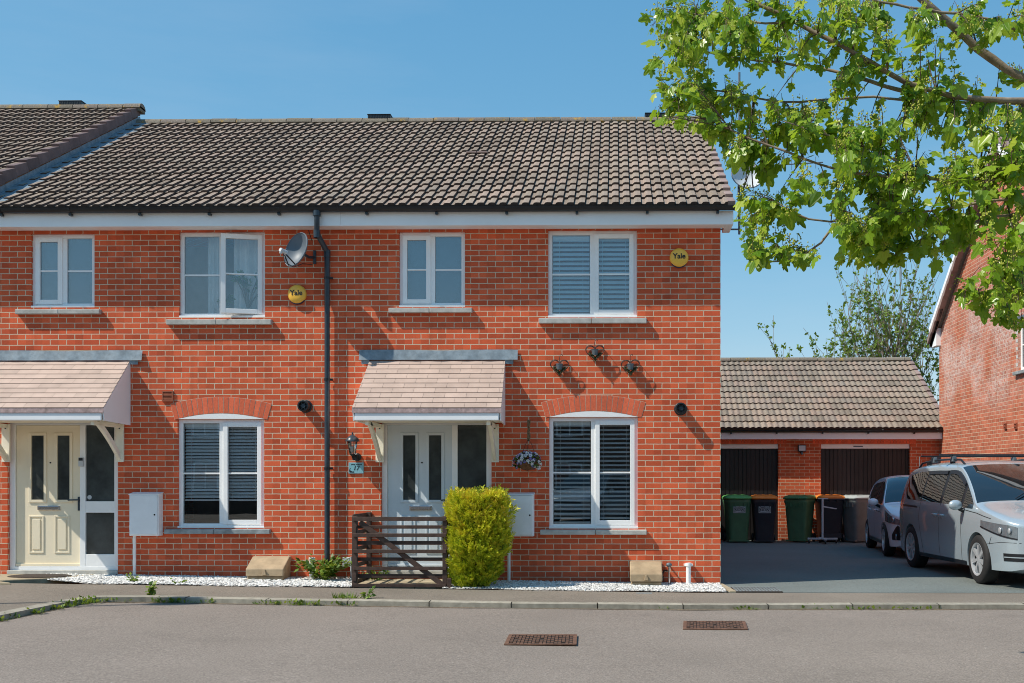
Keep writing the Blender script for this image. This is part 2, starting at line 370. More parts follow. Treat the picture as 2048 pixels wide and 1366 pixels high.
# ------------------------------------------------------------------ the ground
def gz(x): return .0125 * max(0.0, min(9.0, 1 - x))
def gsheet(name, outline, z, mat, kind='structure', label=None):
    # outline in (x, y); split at the slope's breakpoints
    bm = bmesh.new(); vs = [bm.verts.new((x, y, 0)) for x, y in outline]
    bm.faces.new(vs)
    for bx in (-8.0, 1.0):
        g = bm.verts[:] + bm.edges[:] + bm.faces[:]
        bmesh.ops.bisect_plane(bm, geom=g, plane_co=(bx, 0, 0), plane_no=(1, 0, 0))
    bmesh.ops.triangulate(bm, faces=bm.faces[:])
    for v in bm.verts: v.co.z = gz(v.co.x) + z
    bmesh.ops.recalc_face_normals(bm, faces=bm.faces[:])
    if sum(f.normal.z for f in bm.faces) < 0: bmesh.ops.reverse_faces(bm, faces=bm.faces[:])
    me = bpy.data.meshes.new(name); bm.to_mesh(me); bm.free(); me.materials.append(mat)
    o = bpy.data.objects.new(name, me); COL.objects.link(o); tag(o, label, None, None, kind); return o
m = MB(); m.quad((-400, -400, -.16), (400, -400, -.16), (400, 400, -.16), (-400, 400, -.16)); tag(m.build('ground', m_soil), kind='structure')
GY = -1.02           # front edge of the gravel beds / back of the pavement
KR = [(2300, 1207), (1700, 1207), (1024, 1205), (620, 1199), (300, 1193), (190, 1193.5), (140, 1199), (85, 1209), (0, 1226), (-120, 1250)]
KP = []
for x, y in KR:
    p = atZ(x, y, 0)
    for _ in range(6): p = atZ(x, y, gz(p.x))
    KP.append((p.x, p.y))
KP = [(40.0, KP[0][1])] + KP + [(KP[-1][0] + .1, -26.0)]
gsheet('road', [(-14, -26), (60, -26), (60, -1.6), (-14, -1.6)], -.052, m_road)
gsheet('pavement', [(40, GY), (-16, GY), (-16, -26)] + [p for p in KP[::-1]], 0.0, m_pave)
gsheet('driveway', [(1.43, GY), (40, GY), (40, 12), (1.43, 12)], .004, m_drive)
kb = MB()
def offs(pts, d):
    out = []
    for i, p in enumerate(pts):
        a = pts[max(i-1, 0)]; b = pts[min(i+1, len(pts)-1)]; t = Vector((b[0]-a[0], b[1]-a[1])).normalized()
        out.append((p[0] - t.y * d, p[1] + t.x * d))
    return out
def dens(pts, n=10):
    out = []
    for a, b in zip(pts[:-1], pts[1:]):
        L = math.hypot(b[0]-a[0], b[1]-a[1]); k = max(1, int(L / .45))
        out += [(a[0] + (b[0]-a[0]) * i / k, a[1] + (b[1]-a[1]) * i / k) for i in range(k)]
    return out + [pts[-1]]
KD = dens(KP)
ki, ko = offs(KD, -.012), offs(KD, .125)
for i in range(len(KD) - 1):
    if i % 2 == 0: j = U(-.003, .003); kt = R()
    zz = [gz(ki[i][0]) + .012, gz(ki[i+1][0]) + .012]; g_ = .012
    A0, B0, C0, D0 = [Vector((*p, 0)) for p in (ki[i], ki[i+1], ko[i+1], ko[i])]
    if i % 2 == 0: A0 = A0.lerp(B0, g_); D0 = D0.lerp(C0, g_)
    else: B0 = B0.lerp(A0, g_); C0 = C0.lerp(D0, g_)
    kb.ct = kt
    A = (A0.x, A0.y, zz[0] + j); B = (B0.x, B0.y, zz[1] + j); C_ = (C0.x, C0.y, zz[1] - .008 + j); D = (D0.x, D0.y, zz[0] - .008 + j)
    kb.quad(A, B, C_, D); kb.quad(D, C_, (C_[0], C_[1], C_[2] - .09), (D[0], D[1], D[2] - .09)); kb.quad(A, B, (B[0], B[1], B[2] - .05), (A[0], A[1], A[2] - .05))
tag(kb.build('kerb', m_kerb), kind='structure')
dm = MB(); k1, k2 = offs(KD, .127), offs(KD, .21)
for i in range(len(KD) - 1):
    w_ = .5 + .5 * sin(i * 1.7) * sin(i * .61); e0 = Vector((*k1[i], 0)).lerp(Vector((*k2[i], 0)), w_); w2 = .5 + .5 * sin((i+1) * 1.7) * sin((i+1) * .61); e1 = Vector((*k1[i+1], 0)).lerp(Vector((*k2[i+1], 0)), w2)
    dm.quad((*k1[i], gz(k1[i][0]) - .047), (*k1[i+1], gz(k1[i+1][0]) - .047), (e1.x, e1.y, gz(e1.x) - .0485), (e0.x, e0.y, gz(e0.x) - .0485))
tag(dm.build('gutter_dirt', M('kerb_dirt', (.17, .125, .08), .95, var=.5, scale=30)), kind='structure')

# ------------------------------------------------------------------ walls and roofs
def wall_front(mb, X0, X1, Z0, Z1, holes, y=0.0, depth=.11):
    xs = sorted({X0, X1, *[h[0] for h in holes], *[h[1] for h in holes]}); zs = sorted({Z0, Z1, *[h[2] for h in holes], *[h[3] for h in holes]})
    for a, b in zip(xs[:-1], xs[1:]):
        for c, d in zip(zs[:-1], zs[1:]):
            mx, mz = (a + b) / 2, (c + d) / 2
            if any(h[0] < mx < h[1] and h[2] < mz < h[3] for h in holes): continue
            mb.quad((a, y, c), (b, y, c), (b, y, d), (a, y, d))
    for a, b, c, d in holes:
        for p, q in (((a, c), (a, d)), ((a, d), (b, d)), ((b, d), (b, c)), ((b, c), (a, c))):
            mb.quad((p[0], y, p[1]), (q[0], y, q[1]), (q[0], y + depth, q[1]), (p[0], y + depth, p[1]))
class Slope:
    def __init__(s, y0, z0, y1, z1, flip=False):
        s.y0, s.z0 = y0, z0; L = math.hypot(y1 - y0, z1 - z0); s.L = L; s.c = (y1 - y0) / L; s.s = (z1 - z0) / L
    def p(s, x, d, h): return Vector((x, s.y0 + d * s.c - h * s.s, s.z0 + d * s.s + h * s.c))
PROF = [(0, .004), (.30, .004), (.42, .027), (.60, .032), (.935, .030), (.958, -.010), (1.0, -.010)]
PROF_GAR = [(0, 0), (.12, .004), (.3, .017), (.5, .024), (.7, .017), (.88, .004), (1.0, 0)]
def tiles(mb, S, x0, x1, rows, mod=.15, prof=PROF, left=None):
    g = S.L / rows; n = int(round((x1 - x0) / mod)); mod = (x1 - x0) / n
    for r in range(rows):
        for i in range(n):
            if i % 2 == 0: t = R(); jl = U(-.005, .005); jh = U(-.0015, .003)
            a = x0 + i * mod
            if left and a < left(r * g): continue
            lo = [S.p(a + u * mod, r * g + jl - .01, h + .034 + jh) for u, h in prof]
            hi = [S.p(a + u * mod, (r + 1) * g + .04, h + .002) for u, h in prof]
            un = [S.p(a + u * mod, r * g + jl - .01, -.008) for u, h in prof]
            k = len(prof); tt = min(1, max(0, t + U(-.12, .12)))
            for j in range(k - 1): mb.add([lo[j], lo[j+1], hi[j+1], hi[j]], [(0, 1, 2, 3)], t=tt, m=1 if (prof is PROF and j >= 4) else 0)  # channel right of each roll gets the roll's shadow as dark colour
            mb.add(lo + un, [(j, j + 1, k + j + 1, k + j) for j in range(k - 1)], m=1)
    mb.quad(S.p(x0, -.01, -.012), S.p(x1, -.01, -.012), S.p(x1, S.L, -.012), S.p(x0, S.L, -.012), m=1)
def ridge(name, parent, xs, yc, zc, rad=.125, L=.45):
    mb = MB(); x = xs[0]
    while x < xs[1] - .02:
        e = min(x + L - .012, xs[1]); j = U(-.004, .006); t = R(); n = 8
        vs = [(xx, yc - rad * cos(pi * i / n) * 1.0, zc + rad * .78 * sin(pi * i / n) + j) for xx in (x, e) for i in range(n + 1)]
        mb.add(vs, [(i, i + 1, n + 2 + i, n + 1 + i) for i in range(n)] + [tuple(range(n + 1)), tuple(range(2 * n + 1, n, -1))], t=t); x += L
    mb.box(xs[0], xs[1], yc - rad * .8, yc + rad * .8, zc - .05, zc + .035, t=.1)
    return mb.build(name, m_ridge, parent, smooth=True, sharp=50)
def gutter(parent, x0, x1, y, z, r=.056, bracket_xs=()):
    mb = MB(); n = 8
    for xx in (0,):
        pts = [(y - r * cos(pi * i / n), z - r * sin(pi * i / n) * 1.0) for i in range(n + 1)]
        inn = [(y - (r - .006) * cos(pi * i / n), z - (r - .006) * sin(pi * i / n)) for i in range(n + 1)]
        prof = pts + inn[::-1]; k = len(prof)
        vs = [(x, a, b) for x in (x0, x1) for a, b in prof]
        mb.add(vs, [(i, (i + 1) % k, k + (i + 1) % k, k + i) for i in range(k)] + [tuple(range(k)), tuple(range(2 * k - 1, k - 1, -1))])
    g = mb.build('gutter', m_black, parent, smooth=True)
    for bx in bracket_xs:
        b = MB(); w_ = .035
        pts = [(y - (r + .006) * cos(pi * i / n), z - (r + .006) * sin(pi * i / n)) for i in range(n + 1)]
        q2 = [(y - (r - .001) * cos(pi * i / n), z - (r - .001) * sin(pi * i / n)) for i in range(n + 1)]
        prof = pts + q2[::-1]
        b.prism([(bx, a, c) for a, c in prof], (w_, 0, 0)); b.box(bx, bx + w_, y - .01, y + .05, z - r - .035, z - r - .0065)
        b.build('gutter_bracket', m_black, g)
    return g

# --------------------------------------------------------- windows
def X_(x, y=600, Y=0.0): return at(x, y, Y).x
def Z_(y, x=1024, Y=0.0): return at(x, y, Y).z
def bar(mb, x0, x1, z0, z1, y0, y1): mb.box(x0, x1, y0, y1, z0, z1)
def rect_frame(mb, x0, x1, z0, z1, w_, y0, y1, wb=None):
    wb = wb or w_
    mb.box(x0, x0 + w_, y0, y1, z0, z1); mb.box(x1 - w_, x1, y0, y1, z0, z1)
    mb.box(x0 + w_, x1 - w_, y0, y1, z1 - w_, z1); mb.box(x0 + w_, x1 - w_, y0, y1, z0, z0 + wb)
def slats(mb, x0, x1, z0, z1, y, pitch, wid, tilt):
    z = z1 - .05; i = 0
    while z > z0 + .01:
        dy, dz = wid / 2 * cos(tilt), wid / 2 * sin(tilt); j = U(-.002, .002)
        a = [(x0, y - dy, z - dz + j), (x1, y - dy, z - dz - j), (x1, y, z + .003), (x0, y, z + .003), (x1, y + dy, z + dz), (x0, y + dy, z + dz)]
        mb.add(a, [(0, 1, 2, 3), (3, 2, 4, 5)]); z -= pitch
    mb.box(x0, x1, y - .02, y + .02, z1 - .045, z1)
    for f in (.18, .82):
        xx = x0 + (x1 - x0) * f; mb.box(xx - .0015, xx + .0015, y - wid/2 - .004, y - wid/2 - .001, z0, z1 - .045)
def window(parent, px0, py0, px1, py1, sash, sill, glass=None, bar_f=.5, open_a=0.0, blind=None, split=.5, head=None, sillmat=None, label=None):
    YF = .045; D = .065
    a, b = at(px0, py1), at(px1, py0); x0, x1, z0, z1 = a.x, b.x, a.z, b.z
    mb = MB(); fw = .055; xm = x0 + (x1 - x0) * split
    rect_frame(mb, x0, x1, z0, z1, fw, YF, YF + D, .06)
    mb.box(xm - .035, xm + .035, YF + .001, YF + D - .001, z0 + .06, z1 - fw)
    mb.box(x0 - .004, x1 + .004, YF - .045, YF - .001, z0 - .001, z0 + .026)       # drip
    wn = mb.build('window', m_upvc, parent, bevel=.004)
    if label: wn['label'] = label
    gm = glass or m_glass
    cells = {'L': (x0 + fw, xm - .035), 'R': (xm + .035, x1 - fw)}
    zb, zt = z0 + .06, z1 - fw
    for k, (cx0, cx1) in cells.items():
        zbar = zb + (zt - zb) * bar_f
        if k == sash:
            s = MB(); gy = YF + .012
            rect_frame(s, cx0 - .012, cx1 + .012, zb - .012, zt + .012, .062, YF - .018, YF + .04)
            s.box(cx0 + .05, cx1 - .05, gy - .012, gy + .012, zbar - .011, zbar + .011)
            so_ = s.build('sash', m_upvc, wn, bevel=.004)
            p = MB(); p.box(cx0 + .052, cx1 - .052, gy - .003, gy + .003, zb + .052, zt - .052)
            po = p.build('pane', gm, so_ if not open_a else wn)
            if open_a:
                hx = cx1 + .012; hy = YF - .018
                RM = Matrix.Translation((hx, hy, 0)) @ Matrix.Rotation(open_a, 4, 'Z') @ Matrix.Translation((-hx, -hy, 0))
                so_.data.transform(RM); po.data.transform(RM)
            continue
        p = MB(); gy = YF + .03
        p.box(cx0 + .002, cx1 - .002, gy - .003, gy + .003, zb + .002, zt - .002); p.build('pane', gm, wn)
        g2 = MB(); g2.box(cx0 + .001, cx1 - .001, gy - .012, gy + .012, zbar - .011, zbar + .011); g2.build('glazing_bar', m_upvc, wn)
    sx0, sx1 = X_(sill[0], sill[2]), X_(sill[1], sill[2]); sz1, sz0 = Z_(sill[2]), Z_(sill[3])
    s = MB(); xm2 = sx0 + (sx1 - sx0) * U(.46, .54)
    for q0, q1 in ((sx0, xm2 - .003), (xm2 + .003, sx1)):
        s.prism([(q0, -.07, sz0), (q0, -.07, sz1 - .012), (q0, .10, sz1), (q0, .10, sz0)], (q1 - q0, 0, 0))
    s.build('sill', sillmat or m_sill, wn, bevel=.006)
    if blind:
        bl = MB(); yb = YF + .085
        for k, (cx0, cx1) in cells.items():
            zlow = zb + (zt - zb) * blind.get('to', 0.0)
            slats(bl, cx0 + .008, cx1 - .008, zlow + .004, zt - .004, yb, blind['pitch'], .05, blind['tilt'])
            if blind.get('to'): bl.box(cx0 + .008, cx1 - .008, yb - .022, yb + .022, zlow - .02, zlow + .0)
        bl.build('blind', m_blind, wn)
    return wn, (x0, x1, z0, z1)
def arch(parent, px0, px1, pyspring, pyin, pyout_top, pyout_side, nb=19):
    # segmental arch of soldier bricks, standing 4 mm proud, white infill board under it
    a, b = at(px0, pyspring), at(px1, pyspring); x0, x1, zs = a.x, b.x, a.z; rise = Z_(pyin) - zs; cw = (x1 - x0) / 2; xc = (x0 + x1) / 2
    Rr = (cw * cw + rise * rise) / (2 * rise); zc = zs + rise - Rr; th = Z_(pyout_top) - Z_(pyin); half = math.asin(cw / Rr) * 1.0 + .018
    mb = MB(); n = 24
    def arc(r, an, y): return (xc + r * sin(an), y, zc + r * cos(an))
    for i in range(n):       # mortar bed
        q0, q1 = -half + 2 * half * i / n, -half + 2 * half * (i + 1) / n
        mb.quad(arc(Rr, q0, -.002), arc(Rr, q1, -.002), arc(Rr + th, q1, -.002), arc(Rr + th, q0, -.002), m=1)
        mb.quad(arc(Rr, q0, -.002), arc(Rr, q1, -.002), arc(Rr, q1, .1), arc(Rr, q0, .1), m=1)
    for i in range(nb):
        q0 = -half + 2 * half * i / nb; q1 = -half + 2 * half * (i + 1) / nb; gp = .0045 / Rr; t = R(); j = U(-.003, 0)
        pts = [arc(Rr + .003, q0 + gp, j - .004), arc(Rr + .003, q1 - gp, j - .004), arc(Rr + th - .004, q1 - gp, j - .004), arc(Rr + th - .004, q0 + gp, j - .004)]
        mb.prism(pts, (0, .02, 0), m=0, t=t)
    mb.build('brick_arch', [m_archbrick, m_mortar], parent)
    f = MB(); k = 16
    pts = [arc(Rr - .004, -math.asin(cw/Rr) + 2 * math.asin(cw/Rr) * i / k, -.0045) for i in range(k + 1)]
    pts[0] = (x0, -.0045, zs); pts[-1] = (x1, -.0045, zs)
    f.prism(pts, (0, .03, 0)); f.build('arch_infill', m_upvc, parent)

# --------------------------------------------------------- doors
def front_door(parent, ox, mat, label=None, slabz=0.0, glassbottom=True):
    # geometry surveyed on the left-hand door; ox shifts in pixels
    def X(x): return X_(x + ox, 1000)
    def Z(y): return Z_(y)
    YF = .05
    fr = MB()
    x0, x1 = X(15), X(236); zt = Z(832); zb = Z(1142) ; xm0, xm1 = X(156), X(167)
    rect_frame(fr, x0, x1, zb, zt, .075, YF, YF + .09, .05); fr.box(x0 + .075, x1 - .075, YF + .002, YF + .088, Z(849), zt - .076)
    fr.box(xm0, xm1, YF + .001, YF + .089, zb + .05, Z(849))
    fo = fr.build('door_frame', m_upvc, parent, bevel=.004)
    # leaf with raised mouldings
    d = MB(); lx0, lx1 = x0 + .079, xm0 - .004; lz0, lz1 = zb + .055, Z(849) - .004; yd = YF + .03
    gl = [(X(57), X(82)), (X(109), X(134))]; gz0, gz1 = Z(1000), Z(870)
    wall_front(d, lx0, lx1, lz0, lz1, [(a, b, gz0, gz1) for a, b in gl], y=yd, depth=.03)
    for a, b in gl:
        rect_frame(d, a - .038, b + .038, gz0 - .038, gz1 + .038, .038, yd - .014, yd - .001)
    for a, b in ((X(52), X(82)), (X(103), X(134))):
        q0, q1 = Z(1108), Z(1032)
        rect_frame(d, a, b, q0, q1, .022, yd - .010, yd - .001)
        d.prism([(a + .05, yd - .012, q0 + .05), (b - .05, yd - .012, q0 + .05), (b - .05, yd - .012, q1 - .05), (a + .05, yd - .012, q1 - .05)], (0, .011, 0))
        for s0, s1 in (((a + .024, q0 + .024, b - .024, q0 + .024), (a + .05, q0 + .05, b - .05, q0 + .05)),):
            pass
    d.box(lx0, lx1, yd - .02, yd - .001, lz0, lz0 + .03)
    do = d.build('door', mat, parent, bevel=.003)
    if label: do['label'] = label
    g = MB()
    for a, b in gl: g.box(a, b, yd + .012, yd + .018, gz0, gz1)
    g.build('glass', m_glass_door, do)
    back = MB(); back.quad((x0, yd + .4, zb), (x1, yd + .4, zb), (x1, yd + .4, zt), (x0, yd + .4, zt)); back.build('hallway', m_room, parent)
    lb = MB(); lb.box(X(70), X(115), yd - .02, yd - .001, Z(1021), Z(1012)); lb.box(X(72), X(113), yd - .026, yd - .021, Z(1019.5), Z(1013.5))
    lb.build('letterbox', m_chrome, do, bevel=.003)
    h = MB(); hx = X(153); hz = Z(1000)
    h.box(hx - .018, hx + .012, yd - .012, yd - .001, Z(1022), Z(994)); h.tube([(hx, yd - .012, hz), (hx, yd - .055, hz), (hx - .05, yd - .06, hz), (hx - .13, yd - .058, hz - .004)], .010, 8)
    h.build('handle', m_slateplastic, do, bevel=.002)
    k = MB(); k.lathe([(0, 0), (.011, 0), (.011, .008), (0, .010)], Matrix.Translation((X(95), yd - .001, Z(925))) @ Matrix.Rotation(pi / 2, 4, 'X'), 10); k.build('spyhole', m_dark, do)
    # side light
    s = MB(); sx0, sx1 = xm1, x1 - .075
    if glassbottom:
        s.box(sx0, sx1, YF + .003, YF + .087, Z(1026), Z(1003)); s.build('transom', m_upvc, fo, bevel=.003); s = MB(); s.box(sx0, sx1, YF + .003, YF + .08, zb + .05, Z(1110))
    else: s.box(sx0, sx1, YF + .003, YF + .08, zb + .05, Z(1110))
    s.build('sidelight', m_upvc, fo, bevel=.003)
    s = MB(); s.box(sx0 + .001, sx1 - .001, YF + .03, YF + .036, Z(1110), Z(849)); s.build('pane', m_glass_door, fo)
    if ox == 0:
        b = MB(); b.box(X(154.5), X(164.5), YF - .024, YF - .001, Z(933), Z(914.5)); bo = b.build('doorbell', m_dishwhite, fo, bevel=.004)
        b = MB(); b.box(X(155.5), X(163.5), YF - .028, YF - .0245, Z(921), Z(915.5)); b.build('doorbell_camera', m_black, bo)
        b = MB(); b.lathe([(0, 0), (.030, 0), (.030, .002), (0, .003)], Matrix.Translation((X(173.5), YF + .0295, Z(995))) @ Matrix.Rotation(pi / 2, 4, 'X'), 20); b.build('round_sticker', m_dishwhite, fo)
    st = MB(); st.box(x0, x1, -.02, YF - .002, zb - .05, zb); st.build('threshold', m_sill, parent, bevel=.004)
    return fo, (x0, x1, zb - .05, zt)

def canopy(parent, px_c, label=None):
    xc = X_(px_c, 722); w0, w1 = .92, .955; p = .86
    zt, zf = Z_(720), at(px_c, 816, -p).z
    S = Slope(-p, zf, .0, zt); 
    mb = MB(); rows = 10; g = S.L / rows
    for r in range(rows):
        k0, k1 = r / rows, (r + 1) / rows; x = -1.2 + (.14 if r % 2 else 0); 
        while x < 1.2:
            a, b = x, x + .28
            for q0, q1 in ((a, b),):
                lim0 = w1 + (w0 - w1) * k0; lim1 = w1 + (w0 - w1) * k1
                a0, b0 = max(q0, -lim0), min(q1, lim0); a1, b1 = max(q0, -lim1), min(q1, lim1)
                if b0 - a0 < .02: continue
                t = R(); e = .0016
                mb.add([S.p(xc + a0 + e, r * g, .0115), S.p(xc + b0 - e, r * g, .0115), S.p(xc + b1 - e, (r + 1) * g, .003), S.p(xc + a1 + e, (r + 1) * g, .003), S.p(xc + a0 + e, r * g, -.003), S.p(xc + b0 - e, r * g, -.003)],
                       [(0, 1, 2, 3), (0, 1, 5, 4)], t=t)
            x += .28
    mb.add([S.p(xc - w1, 0, .001), S.p(xc + w1, 0, .001), S.p(xc + w0, S.L, .001), S.p(xc - w0, S.L, .001)], [(0, 1, 2, 3)], t=.2)
    # thick front lip
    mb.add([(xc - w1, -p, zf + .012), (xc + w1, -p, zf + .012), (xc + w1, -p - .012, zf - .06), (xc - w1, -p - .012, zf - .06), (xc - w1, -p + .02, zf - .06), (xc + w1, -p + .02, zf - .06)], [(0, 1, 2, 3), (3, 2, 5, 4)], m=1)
    co = mb.build('canopy', [m_pinktile, m_pinkedge], parent)
    zb = zf - .16
    f = MB(); f.box(xc - w1 + .03, xc + w1 - .03, -p + .0, -p + .022, zb, zf - .061); f.build('canopy_fascia', m_fascia, co, bevel=.012)
    for sx in (-1, 1):
        c = MB()
        pts = [S.p(xc + sx * (w1 - .005), .0, -.002), S.p(xc + sx * w0, S.L - .004, -.002), Vector((xc + sx * w0, -.004, zb - .02)), Vector((xc + sx * (w1 - .005), -p + .03, zb - .0))]
        c.prism(pts, (-sx * .018, 0, 0)); c.build('canopy_cheek', m_fascia, co)
    u = MB(); u.quad((xc - w1 + .03, -p + .023, zb + .012), (xc + w1 - .03, -p + .023, zb + .012), (xc + w0 - .02, -.003, zb + .012), (xc - w0 + .02, -.003, zb + .012)); u.build('canopy_ceiling', m_cream, co)
    for sx in (-1, 1):
        b = MB(); bx = xc + sx * .78; t_ = .045
        b.box(bx - .055, bx + .055, -.03, -.002, zb - .52, zb - .005)
        b.box(bx - t_ / 2, bx + t_ / 2, -p + .06, -.032, zb - .055, zb - .003)
        n = 10; o = []; i_ = []
        for k in range(n + 1):     # curved brace
            f_ = k / n; yy = -.035 - (p - .22) * f_; zz = zb - .50 + .455 * f_ ; bow = .07 * sin(pi * f_)
            o.append((bx - t_ / 2, yy - bow * .3, zz + bow * .6)); i_.append((bx - t_ / 2, yy + .05 - bow * .3, zz + .055 + bow * .6))
        b.prism(o + i_[::-1], (t_, 0, 0))
        bo = b.build('bracket', m_cream, co, bevel=.004)
        for dz in (.06, .46):
            s = MB(); s.lathe([(0, 0), (.012, 0), (.010, .006), (0, .008)], Matrix.Translation((bx, -.031, zb - dz)) @ Matrix.Rotation(pi / 2, 4, 'X'), 8); s.build('screw', m_slateplastic, bo)
    l = MB()
    l.grid(lambda u_, v_: Vector((xc - 1.06 + 2.15 * u_, -.012 - .03 * (1 - v_) - .006 * sin(u_ * 40) * (1 - v_) - U(0, .004), zt - .0 + .135 * v_ + .006 * sin(u_ * 9) * v_)), 40, 4)
    for sx in (-1, 1):
        a_ = xc + sx * .92; b_ = xc + sx * 1.03
        l.quad((a_, -.035, zt + .02), (b_, -.03, zt + .02), (b_, -.02, zt - .055), (a_, -.03, zt - .055))
    l.build('lead_flashing', m_lead, co, smooth=True)
    return co

# --------------------------------------------------------- the terrace
EY, EZ = -.30, 5.035; RY, RZ = 4.67, 7.765
XB = X_(690, 900); XL = -8.55; XR = 1.425
left_house = thing('terraced_house', 'red brick terraced house with cream front door and one upstairs window standing open', 'house', ((XL + XB) / 2, 4.5, .1))
main_house = thing('terraced_house', 'red brick end-of-terrace house with grey front door, hanging basket and number 17 plaque', 'house', ((XB + XR) / 2, 4.5, 0))
far_house = thing('terraced_house', 'house at far left of which only its slightly higher tiled roof shows', 'house', (-11.5, 4.5, .1))
WT = 4.815
def hole(px0, py0, px1, py1):
    a, b = at(px0, py1), at(px1, py0); return (a.x, b.x, a.z, b.z)
W1 = (62, 467, 189, 615); W2 = (358, 463, 530, 635); W3 = (798, 463, 930, 614); W4 = (1096, 460, 1274, 635)
W5 = (355, 838, 528, 1056); W6 = (1098, 834, 1276, 1057)
D1 = (15, 832, 236, 1150); D2 = (762, 832, 983, 1150)
def house_walls(parent, X0, X1, holes, gable_r, gable_l):
    mb = MB(); wall_front(mb, X0, X1, -.2, WT, holes)
    yb = 8.5
    for on, x in ((gable_r, X1), (gable_l, X0)):
        mb.poly([(x, 0, -.2), (x, yb, -.2), (x, yb, WT), (x, RY, RZ - .06), (x, 0, WT)])
    mb.quad((X0, yb, -.2), (X1, yb, -.2), (X1, yb, WT), (X0, yb, WT))
    mb.quad((X0, .2, 2.42), (X1, .2, 2.42), (X1, yb, 2.42), (X0, yb, 2.42))
    mb.quad((X0, .2, WT - .04), (X1, .2, WT - .04), (X1, yb, WT - .04), (X0, yb, WT - .04))
    return mb.build('wall', m_brick, parent, norm=False)
house_walls(left_house, XL, XB - .002, [hole(*q) for q in (W1, W2, W5)] + [hole(*D1)], False, False)
house_walls(main_house, XB + .002, XR, [hole(*q) for q in (W3, W4, W6)] + [hole(*D2)], True, False)
def roof(parent, X0, X1, dz, rows, left=None, cut=None):
    S = Slope(EY, EZ + dz, RY, RZ + dz); mb = MB(); tiles(mb, S, X0, X1, rows, left=left)
    B = Slope(2 * RY - EY, EZ + dz, RY, RZ + dz)
    mb.quad(B.p(X0, 1.08, 0), B.p(X1, 1.08, 0), B.p(X1, B.L, 0), B.p(X0, B.L, 0), t=.5)
    return mb.build('roof', [m_tile, m_tile_shade_dirt], parent, norm=False), S
ro_l, S_l = roof(left_house, XL + .02, XB, 0, 16)
ro_m, S_m = roof(main_house, XB, XR + .12, 0, 16)
ro_f, S_f = roof(far_house, -14.6, XL - .05, .27, 16)
ridge('ridge_tiles', ro_l, (XL + .02, XB), RY, RZ + .0); ridge('ridge_tiles', ro_m, (XB, XR + .14), RY, RZ + .0); ridge('ridge_tiles', ro_f, (-14.6, XL + .10), RY, RZ + .27, .13)
for ro_, px in ((ro_f, 145), (ro_l, None), (ro_m, 760), (ro_m, 1313)):
    if px is None: continue
    xv = at(px, 236, RY).x; zv = RZ + (.27 if ro_ is ro_f else 0) + .098
    v = MB(); v.box(xv - .2, xv + .2, RY - .09, RY + .09, zv - .03, zv + .035)
    for k in range(9): v.box(xv - .19 + k * .045, xv - .165 + k * .045, RY - .094, RY - .088, zv - .02, zv + .02)
    v.box(xv - .21, xv + .21, RY - .10, RY + .10, zv + .036, zv + .048)
    v.build('ridge_vent', m_black, ro_, bevel=.006)
# verge of the right gable and of the higher roof
def verge(parent, S, x0, x1, rows, mat, drop=.09, name='verge_tiles'):
    g = S.L / rows; mb = MB()
    for r in range(rows):
        t = R(); a, b = r * g - .012, (r + 1) * g - .010; h0, h1 = .075 + U(-.004, .004), .034
        P_ = [S.p(x, d, h) for x in (x0, x1) for d, h in ((a, h0), (b, h1), (b, -drop + .0), (a, -drop + .012))]
        mb.add(P_, [(0, 1, 2, 3), (7, 6, 5, 4), (0, 4, 5, 1), (1, 5, 6, 2), (2, 6, 7, 3), (3, 7, 4, 0)], t=t)
    return mb.build(name, mat, parent, bevel=.006)
verge(ro_m, S_m, XR + .06, XR + .165, 16, m_verge, .05)
verge(ro_f, S_f, XL - .08, XL + .045, 16, m_verge_dark, .10)
# lead soaker strip below the higher verge
lf = MB()
lf.grid(lambda u, v: S_f.p(XL + .03 + .004 * sin(u * 60), S_f.L * u, -.11 - (.19) * v), 30, 2)
lf.grid(lambda u, v: S_l.p(XL + .03 + .26 * v + .012 * sin(u * 31) * v, S_l.L * u, .055 - .012 * v + .004 * sin(u * 40)), 40, 3)
lf.build('lead_flashing', m_lead, ro_f, smooth=True)
sl = MB(); q0 = at(-30, 285, 3.2)
sl.prism([S_f.p(-10.10, 3.05, .05), S_f.p(-9.93, 3.05, .05), S_f.p(-9.93, 3.5, .05), S_f.p(-10.10, 3.5, .05)], (0, -.02, .05)); sl.build('skylight', m_dishwhite, ro_f)
bt = MB(); c0 = S_m.p(at(957, 302, 2.6).x, 3.02, .058)
for k in range(2): bt.box(c0.x - .15 + k * .17, c0.x - .15 + k * .17 + .155, c0.y - .05, c0.y + .05, c0.z - .01, c0.z + .012)
bt.build('slipped_tile', m_verge, ro_m)
# eaves
for parent, a, b in ((far_house, -14.6, XL), (left_house, XL + .001, XB - .001), (main_house, XB + .001, XR + .145)):
    f = MB(); f.box(a, b, -.26, -.24, 4.805, 4.985); f.box(a, b, -.239, .0 - .002, 4.812, 4.822)
    if parent is main_house: f.box(b - .10, b, -.239, .25, 4.806, 4.99)
    f.build('fascia', m_fascia, parent, bevel=.003)
    gutter(parent, a, b + (.03 if parent is main_house else 0), -.33, 5.028, bracket_xs=[x for x in [a + .35 + .93 * k for k in range(12)] if x < b - .1])
cw = MB(); cw.box(XL - 4, XL - .002, 0, .2, -.2, WT); cw.build('wall', m_brick, far_house)
